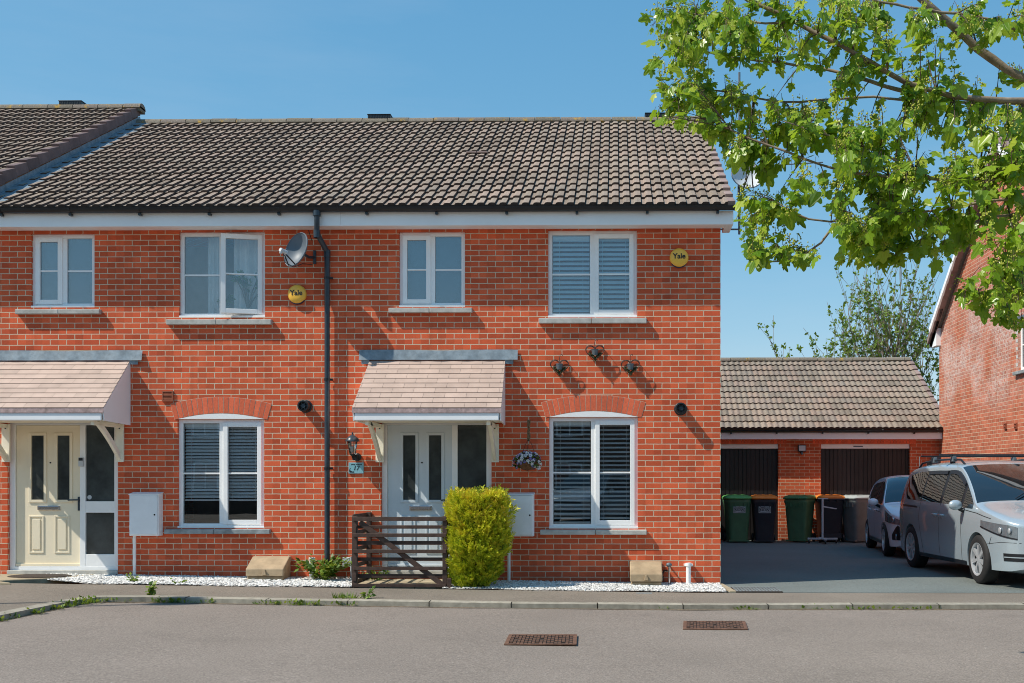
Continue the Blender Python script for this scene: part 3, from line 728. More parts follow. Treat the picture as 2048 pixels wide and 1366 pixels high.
# windows
window(left_house, *W1, sash='L', sill=(35, 203, 616, 627), glass=m_glass_up)
window(left_house, *W2, sash='R', sill=(336, 545, 637, 649), glass=glass_mat('bedroom_glass', .075, (.96, .98, .98), .02), open_a=radians(14), bar_f=.50, split=.485)
window(main_house, *W3, sash='L', sill=(779, 945, 615, 626), glass=m_glass_up)
window(main_house, *W4, sash='R', sill=(1078, 1293, 636, 648), blind=dict(pitch=.064, tilt=.98), glass=glass_mat('blue_glass', .06, (.90, .96, .99), .0))
window(left_house, *W5, sash='R', sill=(332, 542, 1057, 1068), blind=dict(pitch=.045, tilt=.80, to=.24), sillmat=m_sillslate)
window(main_house, *W6, sash='R', sill=(1081, 1293, 1058, 1069), blind=dict(pitch=.060, tilt=.55))
arch(left_house, 355, 529, 838, 826, 793, 810); arch(main_house, 1097, 1277, 834, 822, 790, 808)
# obscured panes behind the two small windows, curtain and sill plants behind the open one
for par, W in ((left_house, W1), (main_house, W3)):
    h = hole(*W); o = MB(); o.quad((h[0] - .3, .14, h[2] - .1), (h[1] + .3, .14, h[2] - .1), (h[1] + .3, .14, h[3]), (h[0] - .3, .14, h[3])); o.build('roller_blind', m_frosted, par)
h = hole(*W2); cu = MB()
def curt(x0, x1): cu.grid(lambda u, v: Vector((x0 + (x1 - x0) * u, .26 + .03 * sin(u * 26), h[2] + (h[3] - h[2]) * v)), 40, 2)
curt(h[0] + .30, h[0] + .52); curt(h[0] + .66, h[1]); cu.build('curtain', m_curtain, left_house, smooth=True)
rm = MB(); rm.quad((h[0] - .3, .9, h[2] - .3), (h[1] + .3, .9, h[2] - .3), (h[1] + .3, .9, h[3]), (h[0] - .3, .9, h[3])); rm.build('room', M('bedroom_wall', (.62, .52, .46), .9), left_house)
for hh, par in ((hole(*W5), left_house), (hole(*W6), main_house)):
    rm = MB(); rm.quad((hh[0] - .4, 1.6, 0), (hh[1] + .4, 1.6, 0), (hh[1] + .4, 1.6, 2.4), (hh[0] - .4, 1.6, 2.4)); rm.build('room', m_room, par)
# doors and canopies
front_door(left_house, 0, m_creamdoor, 'cream panelled door with two tall glazed slots'); front_door(main_house, 747, m_greydoor, 'pale grey panelled door with two tall glazed slots', glassbottom=False)
canopy(left_house, 127); canopy(main_house, 875)
# downpipe with swan neck
dp = MB(); xo = X_(647, 440); xd = X_(657, 700)
dp.tube([(xo, -.33, 4.99), (xo, -.33, 4.72), (xo + .01, -.28, 4.66), (xd - .01, -.085, 4.52), (xd, -.07, 4.45), (xd, -.07, 2.4), (xd, -.07, .30)], .036, 12)
dp.lathe([(.036, 0), (.052, .0), (.052, .07), (.036, .075)], Matrix.Translation((xo, -.33, 4.92)), 14)
for z in (4.68, 4.47): dp.lathe([(.036, -.05), (.044, -.05), (.044, .05), (.036, .05)], Matrix.Translation((xo if z > 4.6 else xd, -.33 if z > 4.6 else -.07, z)), 14)
dpo = dp.build('downpipe', m_slateplastic, main_house, smooth=True)
for y in (558, 760, 937, 1122):
    z = Z_(y, 657); c = MB(); c.lathe([(.036, -.016), (.043, -.016), (.043, .016), (.036, .016)], Matrix.Translation((xd, -.07, z)), 14)
    c.tube([(xd + .04, -.06, z), (xd + .075, -.055, z)], .016, 8); c.tube([(xd + .055, -.055, z), (xd + .055, -.002, z)], .008, 6); c.build('pipe_clip', m_black, dpo)
# ------------------------------------------------------------------ things on the walls
def RX(a): return Matrix.Rotation(a, 4, 'X')
def RY_(a): return Matrix.Rotation(a, 4, 'Y')
def RZ_(a): return Matrix.Rotation(a, 4, 'Z')
def T_(*p): return Matrix.Translation(p)
OUT = RX(pi / 2)            # local +Z points out of the facade, local Y up
# alarm boxes
for (px, py, lab) in ((595, 589, 'round yellow alarm box below the satellite dish beside the open window'), (1358, 516, 'round yellow alarm box high near the right corner of the end house')):
    p = at(px, py); t = thing('alarm_box', lab, 'alarm box', (p.x, 0, p.z), group='yellow alarm boxes')
    b = MB(); b.lathe([(.0, .062), (.06, .060), (.105, .050), (.124, .034), (.128, .012), (.126, 0)], OUT, 32); b.build('cover', m_yellow, t, smooth=True, local=True, sharp=60)
    s = MB(); n = 16
    pts = [(.122 * cos(-pi * .18 - pi * .64 * i / n), .126 * sin(-pi * .18 - pi * .64 * i / n) - .012) for i in range(n + 1)]
    s.prism([(x, -.001, z) for x, z in pts], (0, -.03, 0)); s.build('strobe_lens', m_navy, t, local=True)
    text('Yale', .098, T_(0, -.0635, .012) @ OUT, m_ink, t, local=True, bold=.0022)
# flue vents
for px, py, lab in ((612, 813, 'round black flue outlet left of the downpipe'), (1361, 818, 'round black flue outlet right of the arched window')):
    p = at(px, py); t = thing('flue_vent', lab, 'vent', (p.x, 0, p.z), group='round black flue outlets')
    b = MB(); b.lathe([(.088, 0), (.088, .012), (.074, .02), (.070, .13), (.076, .135), (.076, .150), (.058, .152), (.052, .10), (.03, .10)], OUT, 22); b.build('flue_pipe', m_black, t, smooth=True, local=True)
    b = MB(); b.lathe([(.0, .135), (.028, .135), (.034, .12), (.03, .02)], OUT, 12)
    for k in range(3): b.box(-.052, .052, -.132, -.126, -.004, .004, M=RY_(k * pi / 3))
    b.build('flue_guard', m_slateplastic, t, local=True)
# terracotta air brick
a, b_ = at(325, 803), at(347, 782); t = thing('air_vent', 'square terracotta louvred air vent by the left arch', 'vent', ((a.x + b_.x) / 2, 0, a.z))
m = MB(); rect_frame(m, a.x, b_.x, a.z, b_.z, .016, -.022, -.001); m.box(a.x + .01, b_.x - .01, -.006, -.001, a.z + .01, b_.z - .01); m.build('surround', m_terr, t)
m = MB(); n = 6
for k in range(n):
    z = a.z + .018 + (b_.z - a.z - .036) * (k + .5) / n; m.prism([(a.x + .016, -.008, z + .008), (a.x + .016, -.022, z - .006), (a.x + .016, -.019, z - .009), (a.x + .016, -.006, z + .004)], (b_.x - a.x - .032, 0, 0))
m.build('louvre', m_terr, t)
for px in (2012, 2034):      # on the gable house later
    pass
# meter boxes
def meter_box(px0, px1, py0, py1, ppx, lab, zfoot):
    a, b = at(px0, py1, -.17), at(px1, py0, -.17); t = thing('meter_box', lab, 'meter box', ((a.x + b.x) / 2, 0, zfoot), group='white wall meter boxes')
    m = MB(); m.box(a.x, b.x, -.15, -.001, a.z, b.z); m.prism([(a.x - .008, -.165, b.z - .004), (a.x - .008, -.001, b.z + .02), (a.x - .008, -.001, b.z + .001), (a.x - .008, -.165, b.z - .02)], (b.x - a.x + .016, 0, 0))
    m.build('cabinet', m_meter, t, bevel=.008)
    d = MB(); d.box(a.x + .014, b.x - .014, -.166, -.151, a.z + .018, b.z - .022)
    do = d.build('door', m_meter, t, bevel=.005)
    k = MB(); k.lathe([(0, .006), (.010, .005), (.012, 0)], T_(b.x - .05, -.166, (a.z + b.z) / 2) @ OUT, 10); k.build('lock', m_dark, do)
    for hz in (.2, .8): 
        h = MB(); h.box(a.x + .006, a.x + .0135, -.162, -.152, a.z + (b.z - a.z) * hz - .03, a.z + (b.z - a.z) * hz + .03); h.build('hinge', m_meter, do)
    p = MB(); xx = at(ppx, 1100, -.08).x; p.tube([(xx, -.08, a.z + .01), (xx, -.08, zfoot - .02)], .021, 12); p.build('pipe', m_pipe, t, smooth=True)
meter_box(257, 316, 987, 1072, 269, 'white meter box on a pipe right of the cream front door', gz(-6.3))
meter_box(1006, 1067, 988, 1073, 1018, 'white meter box half hidden by the golden bush', gz(-1.4))
# half-sunk stone coloured gas boxes
def gas_box(px0, px1, lab):
    y0 = -.36; a, b = at(px0, 1168, y0), at(px1, 1168, y0); z0 = gz(a.x) + .012; x0, x1 = a.x, b.x
    t = thing('gas_box', lab, 'meter box', ((x0 + x1) / 2, -.2, z0), group='stone coloured ground boxes')
    m = MB(); m.prism([(x0, y0, z0 - .05), (x0, y0, z0 + .045), (x0, -.012, z0 + .22), (x0, -.012, z0 - .05)], (x1 - x0, 0, 0)); m.build('base', m_gas, t, bevel=.012)
    l = MB(); l.prism([(x0 - .012, y0 - .025, z0 + .052), (x0 - .012, y0 - .02, z0 + .155), (x0 - .012, -.10, z0 + .30), (x0 - .012, -.006, z0 + .30), (x0 - .012, -.006, z0 + .235)], (x1 - x0 + .024, 0, 0))
    lo = l.build('lid', m_gas, t, bevel=.012)
    k = MB(); xm = (x0 + x1) / 2; k.prism([(xm - .03, y0 - .052, z0 + .075), (xm + .03, y0 - .052, z0 + .075), (xm + .012, y0 - .045, z0 + .145), (xm - .012, y0 - .045, z0 + .145)], (0, .028, 0)); k.build('latch', m_gas, lo, bevel=.004)
gas_box(494, 566, 'tan sloped lid gas box under the left arched window'); gas_box(1262, 1323, 'tan sloped lid gas box under the right arched window')
# small pipes at the foot of the wall
def short_pipe(px, pyt, lab, r=.036, y=-.10, brk=False):
    p = at(px, pyt, y); z0 = gz(p.x); t = thing('waste_pipe', lab, 'pipe', (p.x, y, z0), group='short white pipes at the wall foot')
    m = MB(); h = p.z - z0; m.tube([(0, 0, -.03), (0, 0, h)], r, 14); m.lathe([(r, h - .03), (r + .008, h - .03), (r + .008, h), (r - .006, h + .002), (r - .006, h - .05)], None, 14); m.build('pipe', m_pipe, t, smooth=True, local=True)
    if brk: b = MB(); b.lathe([(r, .26), (r + .009, .26), (r + .009, .29), (r, .29)], None, 14); b.box(-r - .025, r + .025, -.008, .09, .262, .288); b.build('pipe_clip', m_pipe, t, local=True)
short_pipe(624, 1115, 'short white pipe rising from the gravel left of the downpipe'); short_pipe(1377, 1126, 'short white pipe with bracket near the right corner of the wall', .034, -.09, True)
p = at(1338, 1130, -.12); t = thing('outdoor_tap', 'metal tap valve on a standpipe beside the right gas box', 'tap', (p.x, -.12, gz(p.x)))
m = MB(); m.tube([(0, 0, -.02), (0, 0, p.z)], .012, 10); m.build('standpipe', m_chrome, t, smooth=True, local=True)
m = MB(); m.ball((0, -.005, p.z), (.04, .035, .03), seg=12, rings=8); m.tube([(0, 0, p.z), (0, .12, p.z - .01)], .011, 8); m.build('valve', m_galv, t, smooth=True, local=True)
m = MB(); m.tube([(-.10, .09, .02), (-.095, .09, .12), (-.06, .08, .20), (-.02, .06, .19)], .012, 8); m.box(-.125, -.07, .04, .11, .05, .12); m.build('hose', m_black, t, local=True)
p = at(693, 1124, -.03); t = thing('junction_box', 'small grey electrical box beside the gate post', 'junction box', (p.x, 0, p.z - .07))
m = MB(); m.box(p.x - .05, p.x + .05, -.055, -.001, p.z - .065, p.z + .065); m.build('cover', m_dishwhite, t, bevel=.008)
m = MB(); m.tube([(p.x + .07, -.06, p.z + .075), (p.x + .07, -.06, 0.0)], .011, 8); m.build('conduit', m_dishwhite, t, smooth=True)
# coach lantern
p = at(705, 890, -.16); t = thing('wall_lantern', 'black coach lantern with clear panes above the house number', 'lantern', (p.x, 0, p.z - .19))
m = MB(); yy = -.16
m.tube([(0, 0, -.17 + .19), (0, -.05, .0), (0, -.11, -.02 + .02), (0, yy, .045 )], .014, 10)
m.lathe([(0, .0), (.055, .0), (.055, .012), (.035, .025), (0, .03)], T_(.03, -.001, .03) @ OUT, 16); m.box(-.01, .05, -.10, -.002, -.01, .06)
m.build('arm', m_black, t, smooth=True, local=True)
m = MB(); m.lathe([(.0, .045), (.022, .045), (.034, .06), (.04, .068), (.028, .075)], T_(0, yy, 0), 6)
for k in range(6):
    an = 2 * pi * k / 6; m.tube([(.040 * cos(an), yy + .040 * sin(an), .07), (.064 * cos(an), yy + .064 * sin(an), .245)], .0045, 5)
m.build('cage', m_black, t, local=True)
m = MB(); m.lathe([(.098, .238), (.098, .246), (.075, .285), (.032, .318), (.014, .326), (.010, .345), (.016, .352), (.0, .368)], T_(0, yy, 0), 12); m.build('cap', m_slateplastic, t, smooth=True, local=True)
m = MB(); m.lathe([(.038, .07), (.061, .243)], T_(0, yy, 0), 6); m.build('glass', glass_mat('lantern_glass', .08, (.9, .9, .85)), t, local=True)
m = MB(); m.ball((0, yy, .13), (.03, .03, .045), seg=10, rings=8); m.build('bulb', m_dishwhite, t, smooth=True, local=True)
# number plaque
a, b_ = at(697, 947, -.02), at(727, 925, -.02); cx_, cz_ = (a.x + b_.x) / 2, (a.z + b_.z) / 2; hw, hh_ = (b_.x - a.x) / 2, (b_.z - a.z) / 2
t = thing('house_number_plaque', 'pale blue plaque with number 17 and a black cat silhouette', 'house number', (cx_, 0, a.z))
m = MB(); m.box(cx_ - hw, cx_ + hw, -.018, -.001, cz_ - hh_, cz_ + hh_); m.build('plate', M('plaque_blue', (.24, .50, .57), .3, var=.05), t, bevel=.003)
text('17', .085, T_(cx_ + .0, -.0195, cz_ - .003) @ OUT, m_ink, t, shear=.22, bold=.001)
m = MB()        # illegible small street name: a row of worn strokes
x = cx_ - .068
while x < cx_ + .075:
    w_ = U(.004, .010); m.box(x, x + w_, -.0192, -.0185, cz_ + .042 - U(.0, .005), cz_ + .052 + U(0, .004)); x += w_ + U(.002, .004)
    if abs(x - (cx_ - .005)) < .006: x += .012
m.build('street_name', m_ink, t)
m = MB()
cat = [(-.095, -.05), (-.09, -.062), (-.03, -.062), (-.025, -.048), (-.03, -.036), (-.045, -.044), (-.06, -.038), (-.078, -.024), (-.086, -.008), (-.082, .008), (-.072, .018), (-.076, .022), (-.090, .012), (-.096, -.012), (-.098, -.03)]
m.poly([(cx_ + x * .95, -.0192, cz_ - .062 + (z + .062) * .72) for x, z in cat]); m.build('cat_silhouette', m_ink, t)
# heart wall planters
def heart_planter():
    t = thing('heart_planter', 'x', 'planter', (0, 0, 0), group='rusty heart shaped wall planters')
    def hp(k, s=1.0, y=-.05):
        a = 2 * pi * k; x = .0078 * 16 * sin(a) ** 3; z = .0072 * (13 * cos(a) - 5 * cos(2*a) - 2 * cos(3*a) - cos(4*a)); return Vector((x * s, y, z * s))
    m = MB()
    for y in (-.015, -.085): m.tube([hp(i / 36, 1 if y < -.05 else .97, y) for i in range(37)], .0052, 6)
    for i in range(0, 36, 4): q = hp(i / 36); m.tube([(q.x, -.015, q.z), (q.x, -.085, q.z)], .003, 5)
    m.tube([hp(0, 1, -.05), Vector((.0, -.05, .12)), Vector((.006, -.05, .155)), Vector((.03, -.05, .165)), Vector((.038, -.05, .145))], .005, 6)
    m.build('wire_heart', m_wire, t, local=True, smooth=True)
    m = MB()
    for k in range(240):
        u = U(.30, .70); q = hp(u, U(.62, .98), U(-.09, -.012)); m.ball(q, (U(.006, .013), U(.006, .013), U(.004, .009)), seg=4, rings=3, t=R())
    m.build('moss', m_moss, t, local=True)
    m = MB(); m.lathe([(0, -.045), (.036, -.045), (.048, .028), (.052, .030), (.052, .035), (.045, .035), (.041, .0), (0, .0)], T_(0, -.065, .0), 16); m.build('pot', m_galv, t, local=True, smooth=True)
    return t
hp0 = heart_planter()
for i, (px, py, lab) in enumerate(((1119, 733, 'leftmost and lowest of the three heart shaped wire planters on the wall'), (1190, 704, 'middle and highest of the three heart shaped wire planters on the wall'), (1261, 733, 'rightmost of the three heart shaped wire planters, nearest the house corner'))):
    o = hp0 if i == 0 else copy_tree(hp0); p = at(px, py, -.05); o.location = (p.x, -.002, p.z); o['label'] = lab; o.rotation_euler = (0, U(-.05, .05), 0)
# hanging basket
p = at(1055, 922, -.2); t = thing('hanging_basket', 'hanging basket of white and purple pansies left of the arched window', 'flower basket', (p.x, -.2, p.z))
m = MB(); m.lathe([(0, -.13), (.07, -.115), (.12, -.07), (.145, .0), (.13, .0), (.0, -.01)], None, 20); m.build('basket', M('coir', (.16, .075, .035), .95, var=.4, scale=40, bump=.6), t, local=True, smooth=True)
m = MB(); top = (0.012, .05, .52)
for k in range(3):
    an = 2 * pi * k / 3 + .4; m.tube([(.13 * cos(an), .13 * sin(an), .02), (.05 * cos(an) + .01, .03, .22), (0.01, .05, .30)], .0028, 5)
m.build('hanging_wire', m_wire, t, local=True)
m = MB()
for k in range(3):
    ph = k * 2.1; m.tube([(.012 + .014 * sin(ph + i * .8), .06 + .012 * cos(ph + i * .8), .27 + i * .035) for i in range(9)], [.010 + .003 * sin(i) for i in range(9)], 6)
m.tube([(.012, .195, .54), (.012, .10, .55), (.012, .06, .53)], .009, 6); m.build('driftwood_hanger', M('driftwood', (.20, .12, .06), .85, var=.3, scale=20), t, local=True, smooth=True)
FLW = leaf_mat('flower_petal', [(.16, .10, .36), (.32, .22, .60), (.78, .76, .80), (.85, .84, .82)], .2, .6)
m = MB(); lf_ = MB()
for k in range(190):
    an = U(0, 2 * pi); el = U(-.55, 1.4); rr = U(.155, .20); c = Vector((rr * cos(el) * cos(an) * 1.02, rr * cos(el) * sin(an), rr * sin(el) * .72 - .01)); nrm = (c + Vector((0, -.05, .02))).normalized()
    c.z -= .05 * max(0, -sin(el)); M_ = Matrix.Translation(c) @ nrm.to_track_quat('Z', 'Y').to_matrix().to_4x4() @ RZ_(U(0, 6))
    if k % 3 < 2:
        t_ = random.choice((.02, .15, .3, .7, .8, .95, 1.0)); r_ = U(.017, .026)
        for j in range(5):
            a_ = 2 * pi * j / 5; m.add([M_ @ Vector(q) for q in ((0, 0, 0), (r_ * cos(a_ - .5), r_ * sin(a_ - .5), .004), (r_ * 1.15 * cos(a_), r_ * 1.15 * sin(a_), .002), (r_ * cos(a_ + .5), r_ * sin(a_ + .5), .004))], [(0, 1, 2, 3)], t=t_)
        m.ball(M_ @ Vector((0, 0, .004)), .004, t=.0 if t_ > .5 else 1.0, seg=4, rings=3)
    for j in range(4):
        c2 = c * U(.8, 1.0); M2 = Matrix.Translation(c2) @ (nrm + Vector((U(-.6, .6), U(-.6, .6), U(-.6, .6)))).to_track_quat('Z', 'Y').to_matrix().to_4x4(); s_ = U(.02, .035)
        lf_.add([M2 @ Vector(q) for q in ((-s_, 0, 0), (0, -s_ * .4, .004), (s_, 0, 0), (0, s_ * .4, .004))], [(0, 1, 2, 3)], t=U(0, .6))
GREEN = leaf_mat('small_leaf', [(.035, .085, .012), (.07, .16, .02), (.14, .24, .03)], .3, .5)
m.build('flowers', FLW, t, local=True, norm=False); lf_.build('foliage', GREEN, t, local=True, norm=False)
# satellite dishes
def dish(t, c, axis, rx, rz, mats, arm_len, down, wallpt, lnb):
    axis = Vector(axis).normalized(); Q = axis.to_track_quat('Z', 'Y').to_matrix().to_4x4(); M0 = T_(*c) @ Q
    prof = [(k / 7, .11 * (k / 7) ** 2) for k in range(8)]
    n = 28; m = MB()
    def ring(o):
        return [M0 @ Vector((rx * r * cos(2*pi*j/n), rz * r * sin(2*pi*j/n), z + o - .055)) for r, z in prof for j in range(n)]
    fs = [(i*n+j, i*n+(j+1) % n, (i+1)*n+(j+1) % n, (i+1)*n+j) for i in range(7) for j in range(n)]
    m.add(ring(.004), fs, m=0); m.add(ring(-.004), fs, m=1)
    m.tube([M0 @ Vector((rx * cos(2*pi*j/n), rz * sin(2*pi*j/n), .055)) for j in range(n + 1)], .008, 6, m=1)
    m.build('reflector', mats, t, smooth=True, norm=False)
    b = MB(); foc = M0 @ Vector(lnb); bot = M0 @ Vector((0, -rz * .95 if down else 0, .05)); dn = M0 @ Vector((-.07, -rz * .95, .04)); 
    b.tube([dn, foc], .009, 6); b.tube([M0 @ Vector((.07, -rz * .95, .04)), foc], .009, 6)
    b.build('lnb_arm', m_black, t)
    l = MB(); d_ = (M0.to_3x3() @ Vector((0, 0, -1))); l.tube([foc - d_ * .05, foc + d_ * .01, foc + d_ * .05], [.026, .03, .036], 12); l.tube([foc - d_ * .02, foc + Vector((0, 0, -.05)) - d_ * .05], .018, 8); l.build('lnb', m_dishwhite, t)
    w_ = MB(); wp = Vector(wallpt); bk = M0 @ Vector((0, 0, -.07)); w_.tube([bk, bk * .5 + wp * .5 + Vector((0, 0, -.02)), wp], .019, 8); w_.tube([wp - Vector((0, .0, .09)), wp + Vector((0, 0, .09))], .022, 8); w_.build('wall_bracket', m_slateplastic, t)
    return foc
c = at(598, 503, -.30); t = thing('satellite_dish', 'dark grey satellite dish on the wall beside the downpipe', 'satellite dish', (c.x, 0, c.z - .25))
foc = dish(t, (c.x, -.30, c.z), (-.52, -.80, .30), .205, .245, [m_dishgrey, m_dishgrey], .3, True, (c.x + .13, -.012, c.z - .02), (0, -.12, .24))
m = MB(); m.tube([foc, foc + Vector((.02, 0, -.14)), foc + Vector((.13, .04, -.20)), foc + Vector((.22, .12, -.14)), Vector((c.x + .10, -.02, c.z - .12))], .005, 5); m.build('cable', m_black, t); m = MB(); m.tube([Vector((c.x + .10, -.04, c.z + .2)), Vector((c.x + .07, -.10, c.z + .33))], .005, 5); m.build('cable', m_black, t)
yd_ = 2.2; c = at(1491, 358, yd_); t = thing('satellite_dish', 'white satellite dish on a pole beyond the right roof edge', 'satellite dish', (XR + .4, yd_, 3.4))
mast = at(1479.5, 400, yd_).x
dish(t, (c.x, yd_ - .12, c.z), (.10, -.9, .38), .245, .25, [m_dishwhite, m_dishgrey], .3, True, (mast, yd_ + .05, c.z - .05), (0, -.06, .33))
m = MB(); z0, z1 = at(0, 472, yd_).z, at(0, 150, yd_).z
m.tube([(mast, yd_ + .06, z0), (mast, yd_ + .06, z1)], .018, 8); m.build('mast', m_dishgrey, t)
m = MB()
for y_ in (418, 462): z = at(0, y_, yd_).z; m.tube([(XR + .002, yd_ + .06, z), (mast, yd_ + .06, z)], .014, 6)
m.build('mast_bracket', m_dishgrey, t)
m = MB(); z = at(0, 339, yd_).z; xa = at(1570, 339, yd_).x
m.tube([(mast - .05, yd_ + .06, z), (xa + .55, yd_ - .2, z)], .010, 6)
for k in range(6):
    q = Vector((mast, yd_ + .06, z)).lerp(Vector((xa + .5, yd_ - .2, z)), .2 + k * .15); m.tube([q - Vector((0, 0, .09)), q + Vector((0, 0, .09))], .004, 5)
m.build('aerial', m_dishgrey, t)

# ------------------------------------------------------------------ gate
p = at(706, 1172, -.84); GX0 = atZ(708, 1173, gz(-3.3) + .03); gy = -.86; gx0 = at(706, 1100, gy).x; gx1 = at(893, 1100, gy).x; zg = gz(gx0) + .025
t = thing('garden_gate', 'dark brown slatted wooden gate with diagonal brace in front of the grey door', 'gate', ((gx0 + gx1) / 2, gy, zg))
ztop = at(706, 1033, gy).z; zbt = at(706, 1174, gy).z
def plank(mb, x0, x1, y0, y1, z0, z1): mb.box(x0, x1, y0, y1, z0 + U(-.002, .002), z1 + U(-.002, .002), t=R())
for x0, x1, nm in ((gx0 - .01, gx0 + .055, 'post'), (gx1 - .05, gx1 + .01, 'post')):
    m = MB(); m.box(x0, x1, gy - .02, gy + .05, zg - .05, ztop + .005); m.build(nm, m_gatewood, t, bevel=.004)
for i, (y0, y1) in enumerate(((1033, 1041), (1066, 1073), (1098, 1105), (1132, 1139), (1166, 1173))):
    m = MB(); plank(m, gx0 + .01, gx1 + .0, gy - .042, gy - .0205, at(0, y1, gy).z, at(0, y0, gy).z); m.build('rail', m_gatewood, t, bevel=.003)
for i, (y0, y1) in enumerate(((1050, 1057), (1081, 1089), (1114, 1121), (1147, 1155))):
    m = MB(); plank(m, gx0 + .05, gx1 - .02, gy + .051, gy + .07, at(0, y1, gy + .05).z, at(0, y0, gy + .05).z); m.build('rail', m_gatewood, t, bevel=.003)
m = MB(); a = Vector((gx0 + .09, gy - .019, ztop - .07)); b = Vector((gx1 - .05, gy - .019, zbt + .03)); d = (b - a).normalized(); nn = Vector((-d.z, 0, d.x)) * .032
m.prism([a + nn, b + nn, b - nn, a - nn], (0, .03, 0)); m.build('brace', m_gatewood, t, bevel=.003)
for z in (ztop - .17, zbt + .13):
    m = MB(); m.box(gx0 + .0, gx0 + .045, gy - .030, gy - .0205, z - .05, z + .05); m.build('hinge_plate', m_gatewood, t, bevel=.002)
# return panel to the wall
t2 = thing('side_fence', 'short dark slatted fence panel running from the gate back to the wall', 'fence', (gx0, -.4, zg))
m = MB(); m.box(gx0 - .01, gx0 + .05, -.07, -.004, zg - .05, ztop + .03); m.build('post', m_gatewood, t2, bevel=.004)
for i in range(5):
    z = zbt + .02 + i * (ztop - zbt - .05) / 4; m = MB(); m.box(gx0 - .02, gx0 - .001, gy + .05, -.004, z - .0, z + .055); m.build('rail', m_gatewood, t2, bevel=.003)
# little kerb post at the hinge end by the bush
m = MB(); x = at(899, 1150, -.9).x; m.box(x - .025, x + .025, -.93, -.885, gz(x) - .02, gz(x) + .13); tag(m.build('stake', m_gatewood, bevel=.004), 'short dark wooden stake at the foot of the golden bush', 'stake')

# ------------------------------------------------------------------ slabs, gravel, covers
def slab_sheet(name, x0, x1, y0, y1, z, mat, lab, cat='paving'):
    m = MB(); m.box(x0, x1, y0, y1, z - .1, z); return tag(m.build(name, mat, bevel=.008), lab, cat)
px0 = X_(740, 1140); px1 = X_(905, 1140)
m = MB(); xs_ = [px0 - .02 + i * (px1 - px0 + .04) / 3 for i in range(4)]
for i in range(3):
    for y0, y1 in ((-.82, -.44), (-.43, -.03)): m.box(xs_[i] + .004, xs_[i+1] - .004, y0, y1, -.03, gz(-2.6) + .032 + U(-.003, .003), t=R())
tag(m.build('paving', m_slab, bevel=.006), kind='structure')
dx1 = X_(178, 1140)
m = MB(); m.prism([(-9.5, -1.25, .06), (-9.5, 0, .06), (dx1 + .12, -.0, .06), (dx1 - .02, -.35, .06), (dx1 - .30, -.62, .06), (dx1 - .75, -.95, .06), (-7.55, -1.22, .06)], (0, 0, .075)); tag(m.build('path', m_slab, bevel=.012), kind='structure')
m = MB(); q = at(82, 1146, -.3); m.lathe([(0, .012), (.30, .012), (.33, .006), (.33, 0)], T_(q.x, -.33, .136) @ Matrix.Diagonal((1.25, .8, 1, 1)), 26); tag(m.build('door_mat', M('coir_mat', (.05, .035, .025), .95, var=.5, scale=60, bump=.6), smooth=True), 'dark oval doormat on the step of the cream door', 'mat')
# gravel: individual stones over a bed
def gravel(name, x0, x1, front, n, smin, smax, lab):
    m = MB(); k = 30
    for i in range(k):
        a, b = x0 + (x1 - x0) * i / k, x0 + (x1 - x0) * (i + 1) / k
        m.add([(a, front(a), gz(a) + .004), (b, front(b), gz(b) + .004), (b, -.003, gz(b) + .018), (a, -.003, gz(a) + .018)], [(0, 1, 2, 3)], m=1)
    for i in range(n):
        x = U(x0, x1); f = front(x) - .02; y = f + (-.005 - f) * R() ** .85; s = U(smin, smax); z = gz(x) + .008 + .014 * (y - f) / (-f) + s * .25
        vs = []; M_ = T_(x, y, z) @ Matrix.Rotation(U(0, 6.28), 4, (U(-.3, .3), U(-.3, .3), 1)) @ Matrix.Diagonal((s * U(.8, 1.3), s * U(.6, 1), s * U(.4, .65), 1))
        for q in ((1, 0, 0), (.3, .9, .1), (-.8, .55, 0), (-.85, -.5, .05), (.25, -.95, 0), (.1, .1, 1), (-.05, 0, -1)): vs.append(M_ @ (Vector(q) * U(.85, 1.1)))
        m.add(vs, [(0, 1, 5), (1, 2, 5), (2, 3, 5), (3, 4, 5), (4, 0, 5), (1, 0, 6), (2, 1, 6), (3, 2, 6), (4, 3, 6), (0, 4, 6)], m=0, t=R())
    return tag(m.build(name, [m_gravel, m_gravelbed]), lab, None, kind='stuff')
gl0 = dx1 - .55
gravel('gravel', gl0, gx0 - .02, lambda x: -1.0 + max(0, (dx1 + .5 - x)) * .55 if x < dx1 + .5 else -1.0 + .05 * sin(x * 3), 5200, .016, .030, 'white pebbles along the foot of the left house')
gravel('gravel', px1 + .01, XR - .02, lambda x: -.98 + .05 * sin(x * 2.3) + .03 * sin(x * 7), 6500, .010, .021, 'fine white chippings along the foot of the end house')
ed = MB(); ed.prism([(XR - .03, -.02, .0), (XR + .03, -.02, .0), (XR + .10, -1.0, .0), (XR + .02, -1.0, .0)], (0, 0, .02)); tag(ed.build('edging', m_slab), kind='structure')
